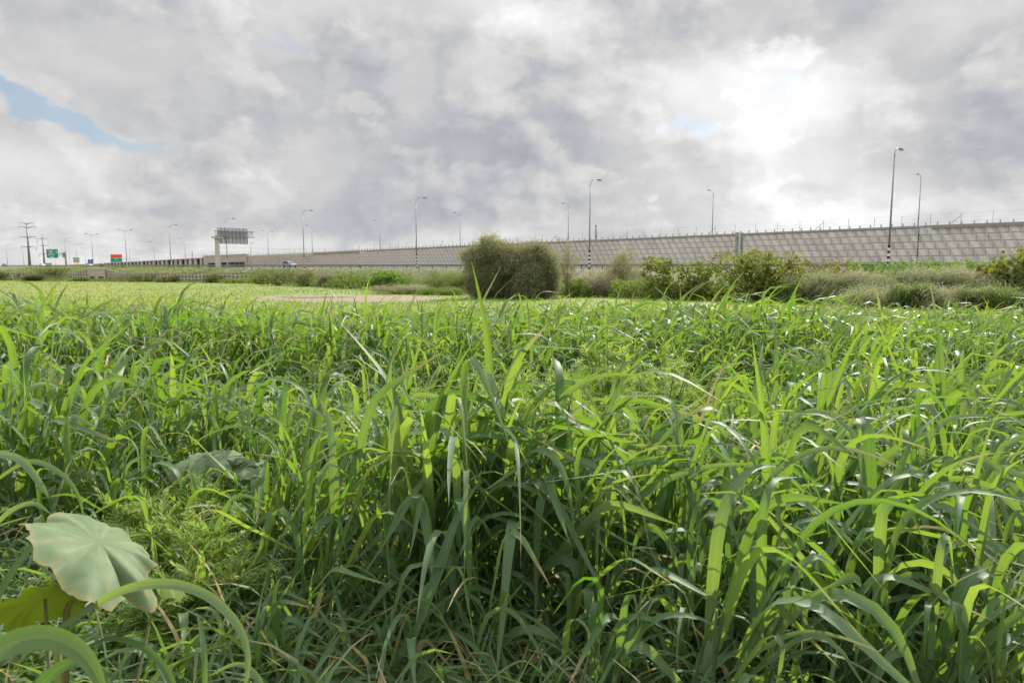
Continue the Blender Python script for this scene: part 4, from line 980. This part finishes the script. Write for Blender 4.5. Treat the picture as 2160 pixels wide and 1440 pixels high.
for k, (px, py, Y) in enumerate(((335, 1222, 1.06), (95, 1262, .92))):
    e = at(px, py, Y); b = MB(); b.tube([root, (root + e) / 2 + [0, 0, -.05], e], [.003, .0025, .002], 6).part('leaf_stalk', M['petiole'], rl, True)
c2 = at(450, 968, 2.6); r2 = np.array([c2[0], c2[1], float(gz(c2[0], c2[1]))])
rl2 = thing('round_leaf_plant', 'small grey-green broad-leaved plant between the feathery weeds and the cereal', 'plant', r2)
for k, (px, py) in enumerate(((400, 975), (470, 965), (510, 985), (430, 1000))):
    e = at(px, py, 2.6); round_leaf('leaf', e, .075, (.1 * k - .15, -.35, .9), 1.5 + k, M['gourd'], rl2, 20 + k); b = MB(); b.tube([r2, (r2 + e) / 2, e], .004, 5).part('leaf_stalk', M['stem'], rl2)
# ------------------------------------------------------------------ far field grass, slope cover
def scatter_px(n, px0, px1, Y0, Y1):
    Y = np.exp(U_(math.log(Y0), math.log(Y1), n)); x = (U_(px0, px1, n) - 1080) / 1440 * Y; return x, Y
def far_cover(name, label, x, y, L, Wd, m, bend=(20, 110), tint=None, S=2, cat='grass', dead=.03):
    N = len(x); base = np.stack([x, y, gz(x, y) - .02], -1)
    t = np.stack([np.clip(tint if tint is not None else rng.random(N), 0, 1), np.where(rng.random(N) < dead, .8, 0), np.zeros(N)], -1)
    V, F, T = blades(base, U_(0, 6.28, N), R(1) * U_(48, 88, N), L, Wd, R(1) * U_(*bend, N), U_(.4, .7, N), U_(.2, .45, N), U_(-.5, .5, N), rng.normal(0, .4, N), rng.normal(0, .8, N), S, 2, 0, t)
    o = put(name, mesh(V, F, m, True, tint=T)); tag(o, label, cat, kind='stuff'); return o
x, y = scatter_px(80000, -160, 2320, 17, 210)
s, t = ST(x, y); toe = np.interp(t, TT, TOE); k = (s < toe - .2) & (mudmask(x, y) < rng.random(len(x)) * .9 + .05)
x, y = x[k], y[k]; tn = 1.3 * (vnoise(x * .06, y * .035, 41) - .12) + .5 * (vnoise(x * .3, y * .2, 43) - .5) + rng.normal(0, .15, len(x))
hgt = (.16 + .14 * vnoise(x * .2, y * .2, 42)) * np.interp(y, [17, 40, 90, 210], [1.6, 1.5, 1.2, 1.1])
far_cover('field_grass', 'short yellow-green young grass covering the far field', x, y, hgt * U_(.7, 1.3, len(x)), .012 + y * .0012, M['field'], tint=tn)
x, y = scatter_px(84000, -200, 2350, 40, 215); x2, y2 = scatter_px(26000, -260, 640, 125, 300); x, y = np.concatenate([x, x2]), np.concatenate([y, y2]); s, t = ST(x, y); toe = np.interp(t, TT, TOE)
k = (s > toe - .6) & (s < -1.7); x, y, s = x[k], y[k], s[k]
pn = vnoise(x * .14, y * .14, 51); far = np.interp(y, [40, 215], [.8, 1.5])
dry = (pn > .80) | (s > -4) & (rng.random(len(x)) < .42)
for flag, nm, lb, m in ((dry, 'dry_slope_grass', 'dry straw-coloured grass on the upper embankment', 'straw'), (~dry, 'slope_grass', 'rough green grass and weeds covering the road embankment', 'scrub')):
    xx, yy = x[flag], y[flag]; far_cover(nm, lb, xx, yy, U_(.3, .85, len(xx)) * far[flag], .03 + yy * .0007, M[m], tint=rng.random(len(xx)) * .6 + .4 * pn[flag])
# rough taller grass fringe at the foot of the slope
x, y = scatter_px(26000, 560, 2350, 36, 100); s, t = ST(x, y); toe = np.interp(t, TT, TOE)
k = (np.abs(s - toe + 1) < 3.2); x, y = x[k], y[k]
far_cover('fringe_grass', 'rough green grass fringe where the field meets the bushes', x, y, U_(.35, .95, len(x)), .03 + y * .0006, M['scrub'], tint=.35 + .65 * rng.random(len(x)))

# ------------------------------------------------------------------ shrubs and trees made of leaf-sized faces
def leaf_pts(lobes, n, shell=.5, noise_amt=.30):
    vol = np.array([l[3] * l[4] * l[5] for l in lobes]) ** .8; li = rng.choice(len(lobes), n, p=vol / vol.sum())
    Lb = np.array(lobes)[li]; d = rng.normal(size=(n, 3)); d /= np.linalg.norm(d, axis=1)[:, None]
    r = shell + (1 - shell) * rng.random(n) ** .7
    bump = 1 + noise_amt * (np.sin(d[:, 0] * 7 + li * 2.1) * np.sin(d[:, 2] * 8 + li) + .6 * np.sin(d[:, 1] * 13 + d[:, 2] * 11))
    return Lb[:, :3] + d * (r * bump)[:, None] * Lb[:, 3:6], d, li
def rhombs(P, dirs, L, Wd, tint):
    N = len(P); dirs = dirs / np.linalg.norm(dirs, axis=1)[:, None]; rn = rng.normal(size=(N, 3)); sd = np.cross(dirs, rn); sd /= np.linalg.norm(sd, axis=1)[:, None]
    L = np.asarray(L)[:, None]; Wd = np.asarray(Wd)[:, None]
    V = np.stack([P, P + dirs * L * .45 + sd * Wd / 2, P + dirs * L, P + dirs * L * .45 - sd * Wd / 2], 1).reshape(-1, 3)
    F = np.arange(4 * N).reshape(-1, 4); return V, F, np.repeat(tint, 4, 0)
def palms(P, nrm, Rd, tint):         # five-lobed leaves
    N = len(P); nrm = nrm / np.linalg.norm(nrm, axis=1)[:, None]; rn = rng.normal(size=(N, 3)); a = np.cross(nrm, rn); a /= np.linalg.norm(a, axis=1)[:, None]; b_ = np.cross(nrm, a)
    V = np.zeros((N, 11, 3)); V[:, 0] = P
    for k in range(10):
        r = (Rd * (1.0 if k % 2 == 0 else .48))[:, None]; an = 2 * math.pi * k / 10
        V[:, 1 + k] = P + (a * math.cos(an) + b_ * math.sin(an)) * r - nrm * r * .22 * (k % 2 == 0)
    i = np.arange(N)[:, None, None] * 11; k = np.arange(5)[None, :, None]
    F = np.concatenate([i + 0 * k, i + 1 + (2 * k + 9) % 10, i + 1 + 2 * k, i + 1 + (2 * k + 1) % 10], -1).reshape(-1, 4)
    return V.reshape(-1, 3), F, np.repeat(tint, 11, 0)
def bush(name, label, cat, px, ybase, wpx, hpx, Y, kind, m, n, leaf, group=None, bark='bark', stems=5, lobes=7, flat=1.0, ground=None, dead=.03, seed=None, shell=.5):
    global rng
    if seed is not None: rng = np.random.default_rng(seed)
    x0 = at(px, 560, Y)[0]; g = float(gz(x0, Y)) if ground is None else ground
    root = np.array([x0, Y, g - .05]); top = at(px, ybase - hpx, Y)[2] - g; wd = wpx / 1440 * Y
    t = thing(name, label, cat, root, group)
    lb = []
    for k in range(lobes * 2):
        f = (k + .5) / lobes; r = wd * U_(.09, .21)
        cz = g + top * (U_(.18, .86)); off = (wd * .56 - r * .7) * (1 - .35 * ((cz - g) / top) ** 2)
        lb.append((x0 + U_(-1, 1) * off, Y + U_(-1, 1) * off * .8, cz, r, r, min(r * flat * 1.1, (g + top - cz) * .98)))
    lb.append((x0 + wd * U_(-.15, .15), Y, g + top * .5, wd * .26, wd * .26, top * .34)); lb.append((x0, Y, g + top * .22, wd * .52, wd * .36, top * .26))
    P, d, li = leaf_pts(lb, n, shell); kp = P[:, 2] > g + .05; P, d, li = P[kp], d[kp], li[kp]; N = len(P)
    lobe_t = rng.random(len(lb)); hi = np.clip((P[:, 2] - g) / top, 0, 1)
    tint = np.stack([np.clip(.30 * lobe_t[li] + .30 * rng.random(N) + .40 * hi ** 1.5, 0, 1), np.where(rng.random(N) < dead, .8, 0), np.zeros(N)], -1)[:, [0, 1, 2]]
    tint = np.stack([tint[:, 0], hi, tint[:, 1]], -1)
    b = MB()
    for k in range(stems):
        e = np.array(lb[k % len(lb)][:3]); m_ = root + (e - root) * .45 + rng.normal(0, wd * .04, 3); r = max(.02, wd * .010)
        b.tube([root + [U_(-.1, .1) * wd, 0, 0], m_, e], [r * 1.6, r, r * .4], 6)
        for q in range(3):
            e2 = e + rng.normal(0, 1, 3) * np.array([wd * .16, wd * .12, top * .12]); b.tube([m_ + (e - m_) * U_(.2, .8), e2], [r * .6, r * .2], 4)
    b.part('branches', M[bark], t)
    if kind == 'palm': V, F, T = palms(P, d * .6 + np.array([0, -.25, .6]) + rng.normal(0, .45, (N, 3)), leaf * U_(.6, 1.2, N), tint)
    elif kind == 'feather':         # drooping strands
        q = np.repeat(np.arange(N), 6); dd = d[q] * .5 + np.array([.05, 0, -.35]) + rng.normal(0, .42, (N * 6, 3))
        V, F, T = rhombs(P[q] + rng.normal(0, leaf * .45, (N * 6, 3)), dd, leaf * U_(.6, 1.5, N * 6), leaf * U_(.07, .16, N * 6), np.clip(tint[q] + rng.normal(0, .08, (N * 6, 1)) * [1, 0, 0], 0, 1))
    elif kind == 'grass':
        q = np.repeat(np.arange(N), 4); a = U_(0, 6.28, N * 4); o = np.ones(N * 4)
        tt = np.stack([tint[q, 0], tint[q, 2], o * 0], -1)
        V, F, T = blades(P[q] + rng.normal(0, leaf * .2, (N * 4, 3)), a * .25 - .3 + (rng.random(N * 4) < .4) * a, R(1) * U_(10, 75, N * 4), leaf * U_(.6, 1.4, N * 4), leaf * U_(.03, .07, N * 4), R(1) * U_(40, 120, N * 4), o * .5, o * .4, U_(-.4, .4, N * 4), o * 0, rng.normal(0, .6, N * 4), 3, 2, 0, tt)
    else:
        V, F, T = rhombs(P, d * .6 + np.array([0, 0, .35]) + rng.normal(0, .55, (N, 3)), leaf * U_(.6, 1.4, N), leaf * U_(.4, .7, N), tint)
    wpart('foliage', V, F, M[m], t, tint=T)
    return t
# the tamarisk
def tamarisk(label, px, ybase, Y, lobes_px, n, seed, leaf=.42):
    global rng
    rng = np.random.default_rng(seed); x0 = at(px, 560, Y)[0]; g = float(gz(x0, Y)); root = np.array([x0, Y, g - .05])
    t = thing('tamarisk_tree', label, 'tree', root)
    k = Y / 1440; lb = []
    lobes_px = lobes_px + [(lx + U_(-1.25, 1.25) * rx, ly - U_(-.6, .75) * rz * 1.0, rx * U_(.25, .45), rz * U_(.2, .4)) for lx, ly, rx, rz in lobes_px for _ in range(2)]
    for lx, ly, rx, rz in lobes_px: c = at(lx, ly, Y + U_(-1.2, 1.2)); lb.append((c[0], c[1], c[2], rx * k, min(rx * k, 2.2), rz * k))
    P, d, li = leaf_pts(lb, n, .55, .42); kp = P[:, 2] > g + .1; P, d, li = P[kp], d[kp], li[kp]; N = len(P)
    b = MB()
    for q, l in enumerate(lb):
        e = np.array(l[:3]); m_ = root + (e - root) * np.array([.35, .35, .55]) + rng.normal(0, .15, 3)
        b.tube([root + rng.normal(0, .18, 3) * [1, 1, 0], m_, e], [.16, .10, .03], 7)
        for _ in range(3): e2 = e + rng.normal(0, .55, 3) * [1, 1, .8]; b.tube([m_ + (e - m_) * .6, e2], [.04, .012], 5)
    b.part('trunk', M['bark'], t)
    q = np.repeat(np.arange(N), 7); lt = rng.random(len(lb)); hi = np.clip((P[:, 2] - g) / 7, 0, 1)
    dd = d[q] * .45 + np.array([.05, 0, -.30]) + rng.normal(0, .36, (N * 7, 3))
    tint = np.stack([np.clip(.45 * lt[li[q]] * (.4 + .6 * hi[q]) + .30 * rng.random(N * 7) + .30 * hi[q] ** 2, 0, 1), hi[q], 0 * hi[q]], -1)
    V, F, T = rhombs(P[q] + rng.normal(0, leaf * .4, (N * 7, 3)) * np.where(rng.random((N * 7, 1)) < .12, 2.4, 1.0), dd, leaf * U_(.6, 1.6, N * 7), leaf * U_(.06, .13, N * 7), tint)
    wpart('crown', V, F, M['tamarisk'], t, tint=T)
TL = [(1034, 518, 22, 18), (1008, 532, 18, 18), (1062, 532, 22, 18), (1098, 540, 18, 22), (1104, 566, 18, 24), (1100, 600, 18, 22), (996, 548, 15, 26), (1030, 545, 26, 26), (1070, 552, 26, 24), (1000, 585, 18, 30), (1030, 580, 24, 26), (1062, 588, 26, 28), (1090, 560, 20, 26), (1012, 612, 22, 20), (1045, 615, 26, 18), (1080, 612, 24, 20), (1084, 540, 16, 18), (1026, 506, 12, 9)]
TR = [(1122, 534, 18, 20), (1142, 530, 16, 16), (1110, 560, 20, 24), (1140, 562, 22, 24), (1160, 560, 14, 24), (1120, 590, 22, 26), (1150, 594, 20, 26), (1166, 590, 10, 24), (1110, 612, 20, 18), (1140, 614, 22, 18), (1130, 526, 9, 8)]
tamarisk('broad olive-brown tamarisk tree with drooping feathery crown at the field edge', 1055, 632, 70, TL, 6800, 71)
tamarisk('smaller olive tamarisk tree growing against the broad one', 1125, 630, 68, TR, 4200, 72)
# thin bare tree, airy shrub
def thin_tree(label, px, ybase, ytop, wpx, Y, seed, n=26, m='tamarisk', leaves=1500):
    global rng
    rng = np.random.default_rng(seed); x0 = at(px, 560, Y)[0]; g = float(gz(x0, Y)); root = np.array([x0, Y, g - .05]); top = at(px, ytop, Y)[2]
    t = thing('slender_tree', label, 'tree', root); b = MB(); pts = []
    for k in range(n):
        e = np.array([x0 + U_(-.5, .5) * wpx / 1440 * Y, Y + U_(-.6, .6), g + (top - g) * U_(.5, 1.05)]); m_ = root + (e - root) * [.2, .2, .45] + rng.normal(0, .06, 3)
        b.tube([root, m_, e], [.05, .03, .008], 5)
        for q in range(4):
            f = U_(.3, 1); p = m_ + (e - m_) * f; e2 = p + np.array([U_(-.5, .5), U_(-.4, .4), U_(.2, .7)]); b.tube([p, e2], [.012, .005], 4); pts += [p, e2, (p + e2) / 2]
    b.part('branches', M['barkpale'], t); pts = np.array(pts)[rng.integers(0, len(pts), leaves)] + rng.normal(0, .14, (leaves, 3))
    V, F, T = rhombs(pts, rng.normal(size=(leaves, 3)) + [0, 0, .4], .22 * U_(.5, 1.3, leaves), .05 * U_(.6, 1.4, leaves), np.stack([.5 + .5 * rng.random(leaves), 0 * pts[:, 0], 0 * pts[:, 0]], -1))
    wpart('foliage', V, F, M[m], t, tint=T)
thin_tree('slender nearly bare sapling with thin upright twigs beside the tamarisk', 1197, 622, 505, 55, 72, 81, 22, 'tamarisk', 2200)
bush('airy_shrub', 'airy yellowish-olive shrub with fine twigs above the dry slope', 'shrub', 1312, 600, 110, 78, 78, 'feather', 'tamarisk', 1500, .34, seed=83, bark='barkpale', stems=8, shell=.3)
CB = 'leafy castor bush with yellowing and reddish leaves'
bush('castor_bush', CB + ' and one pale stem showing', 'bush', 1388, 620, 88, 86, 66, 'palm', 'castor', 900, .21, 'castor bushes by the slope', seed=84, bark='barkpale')
bush('castor_bush', CB + ' between the single-stemmed bush and the widest one', 'bush', 1466, 625, 100, 80, 65, 'palm', 'castor', 1000, .20, 'castor bushes by the slope', seed=85, dead=.08)
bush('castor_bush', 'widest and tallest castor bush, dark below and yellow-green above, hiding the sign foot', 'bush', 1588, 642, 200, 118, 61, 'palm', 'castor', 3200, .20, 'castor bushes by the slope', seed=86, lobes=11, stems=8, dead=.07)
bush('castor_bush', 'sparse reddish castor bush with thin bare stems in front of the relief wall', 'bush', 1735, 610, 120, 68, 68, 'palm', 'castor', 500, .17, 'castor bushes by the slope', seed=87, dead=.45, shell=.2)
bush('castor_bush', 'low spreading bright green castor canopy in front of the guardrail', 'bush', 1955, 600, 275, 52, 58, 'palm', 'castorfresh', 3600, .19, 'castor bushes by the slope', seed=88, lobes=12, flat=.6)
bush('castor_bush', 'tall dark green castor bush with open branches beside the pale grass mounds', 'bush', 2145, 640, 130, 126, 50, 'palm', 'castor', 1500, .22, 'castor bushes by the slope', seed=89, stems=8)
bush('castor_bush', 'small green castor bush among the pale dry grass mounds', 'bush', 1800, 636, 70, 50, 54, 'palm', 'castorfresh', 500, .17, 'castor bushes by the slope', seed=90)
# pale dry grass mounds
GM = 'mound of tall pale seeding grass leaning over at the field edge'
for i, (px, yb, w_, h_, Y, m) in enumerate(((1720, 640, 120, 62, 57, 'dry'), (1790, 645, 130, 66, 55, 'dry'), (1880, 640, 150, 72, 54, 'dry'), (1960, 642, 140, 70, 53, 'dry'), (2040, 645, 150, 76, 52, 'dry'), (2110, 650, 120, 60, 50, 'dry'),
                                             (1840, 655, 150, 48, 48, 'dry'), (1990, 658, 160, 46, 46, 'dry'), (2100, 660, 140, 50, 45, 'scrub'), (1930, 655, 90, 50, 46, 'scrub'), (1680, 645, 70, 40, 58, 'scrub'))):
    bush('grass_mound', GM if m == 'dry' else 'mound of fresh green rough grass in front of the pale mounds', 'grass mound', px, yb, w_, h_, Y, 'grass', m, 1150, .8, 'pale grass mounds' if m == 'dry' else 'green grass mounds', seed=100 + i, stems=1, flat=.8)
# embankment scrub: px, base y, width, height, distance, material, label
SH = [(588, 598, 92, 30, 128, 'olive', 'dark olive scrub bush below the silver-blue car'), (652, 598, 60, 28, 122, 'olive', 'olive scrub bush below the drainage chute'),
      (690, 602, 50, 24, 116, 'twig', 'grey-brown dead brush between olive and yellow-green bushes'), (735, 612, 82, 40, 108, 'scrub', 'rounded yellow-green bush near the bare muddy patch'),
      (815, 605, 100, 36, 104, 'castorfresh', 'dense bright green creeper mound on the slope behind the muddy patch'), (905, 608, 120, 36, 96, 'scrub', 'grassy green hump on the slope before the tamarisk'),
      (965, 618, 80, 44, 88, 'scrub', 'tall green weed hump touching the tamarisk'), (840, 626, 120, 22, 84, 'dry', 'low pale grass hump at the edge of the muddy patch'),
      (930, 630, 90, 18, 80, 'scrub', 'low fresh green grass hump in front of the slope before the tamarisk'),
      (1245, 622, 110, 42, 74, 'twig', 'grey-brown dry brush behind the slender sapling'), (1330, 625, 90, 34, 70, 'scrub', 'low mixed green scrub under the airy shrub'), (1210, 625, 60, 36, 72, 'scrub', 'green scrub at the foot of the slender sapling'),
      (1430, 632, 110, 34, 66, 'olive', 'low dark scrub at the foot of the castor bushes'), (1505, 636, 70, 30, 64, 'scrub', 'green scrub filling the gap before the widest castor bush'),
      (108, 592, 84, 25, 206, 'olive', 'large dark olive bush between the far field walls'), (60, 590, 40, 10, 205, 'olive', 'low dark bush in front of the humped field wall'), (4, 592, 30, 20, 210, 'olive', 'dark bush at the end of the straight field wall'),
      (285, 596, 74, 18, 170, 'olive', 'long dark bush in front of the low embankment wall near the culvert'), (352, 595, 50, 12, 165, 'olive', 'flat dark bush at the middle of the low embankment wall'),
      (448, 593, 34, 17, 155, 'olive', 'small round grey-green bush against the low embankment wall'), (500, 598, 60, 10, 148, 'scrub', 'low green scrub at the thin end of the embankment wall'), (170, 595, 50, 6, 194, 'scrub', 'thin green scrub below the wing wall'),
      (545, 590, 60, 16, 140, 'scrub', 'green scrub on the slope beyond the end of the embankment wall')]
for i, (px, yb, w_, h_, Y, m, lb) in enumerate(SH):
    kind = 'palm' if m == 'castorfresh' else ('grass' if m in ('dry', 'twig') or 'hump' in lb else 'leaf')
    bush('scrub_bush', lb, 'bush', px, yb, w_, h_, Y, kind, m, int(700 + w_ * 7), {'leaf': .30, 'palm': .26, 'grass': .75}[kind] * (Y / 100) ** .5, 'scrub bushes on the embankment', seed=200 + i, flat=.8, lobes=8)

rng = np.random.default_rng(400)
KIND = [('olive', 'leaf', 'low olive scrub tuft in the ragged strip along the embankment foot'), ('scrub', 'grass', 'tuft of rough green weeds in the ragged strip along the embankment foot'), ('scrub', 'leaf', 'small green leafy scrub plant in the strip along the embankment foot'), ('twig', 'grass', 'dry feathery brush tuft in the strip along the embankment foot')]
for k in range(64):
    px = 560 + 1560 * (k + U_(0, 1)) / 64; Y = float(np.interp(px, [560, 760, 1000, 1200, 1500, 1800, 2120], [138, 108, 88, 76, 66, 60, 54])) * U_(.97, 1.07)
    m, kd, lb = KIND[int(rng.choice(4, p=[.34, .30, .20, .16]))]; sd = int(rng.integers(1e6)); h_ = U_(16, 40) * (1 if px > 1150 else .8); w_ = U_(46, 96)
    x0 = at(px, 560, Y)[0]; yb = 560 + (EYE - float(gz(x0, Y))) / Y * 1440
    bush('scrub_tuft', lb, 'bush', px, yb, w_, h_, Y, kd, m, int(150 + w_ * 2.4), {'leaf': .30, 'grass': .75}[kd] * (Y / 100) ** .5, lb.split(' in the')[0] + 's', seed=sd, flat=.9, lobes=6, stems=2)
    rng = np.random.default_rng(sd + 1)
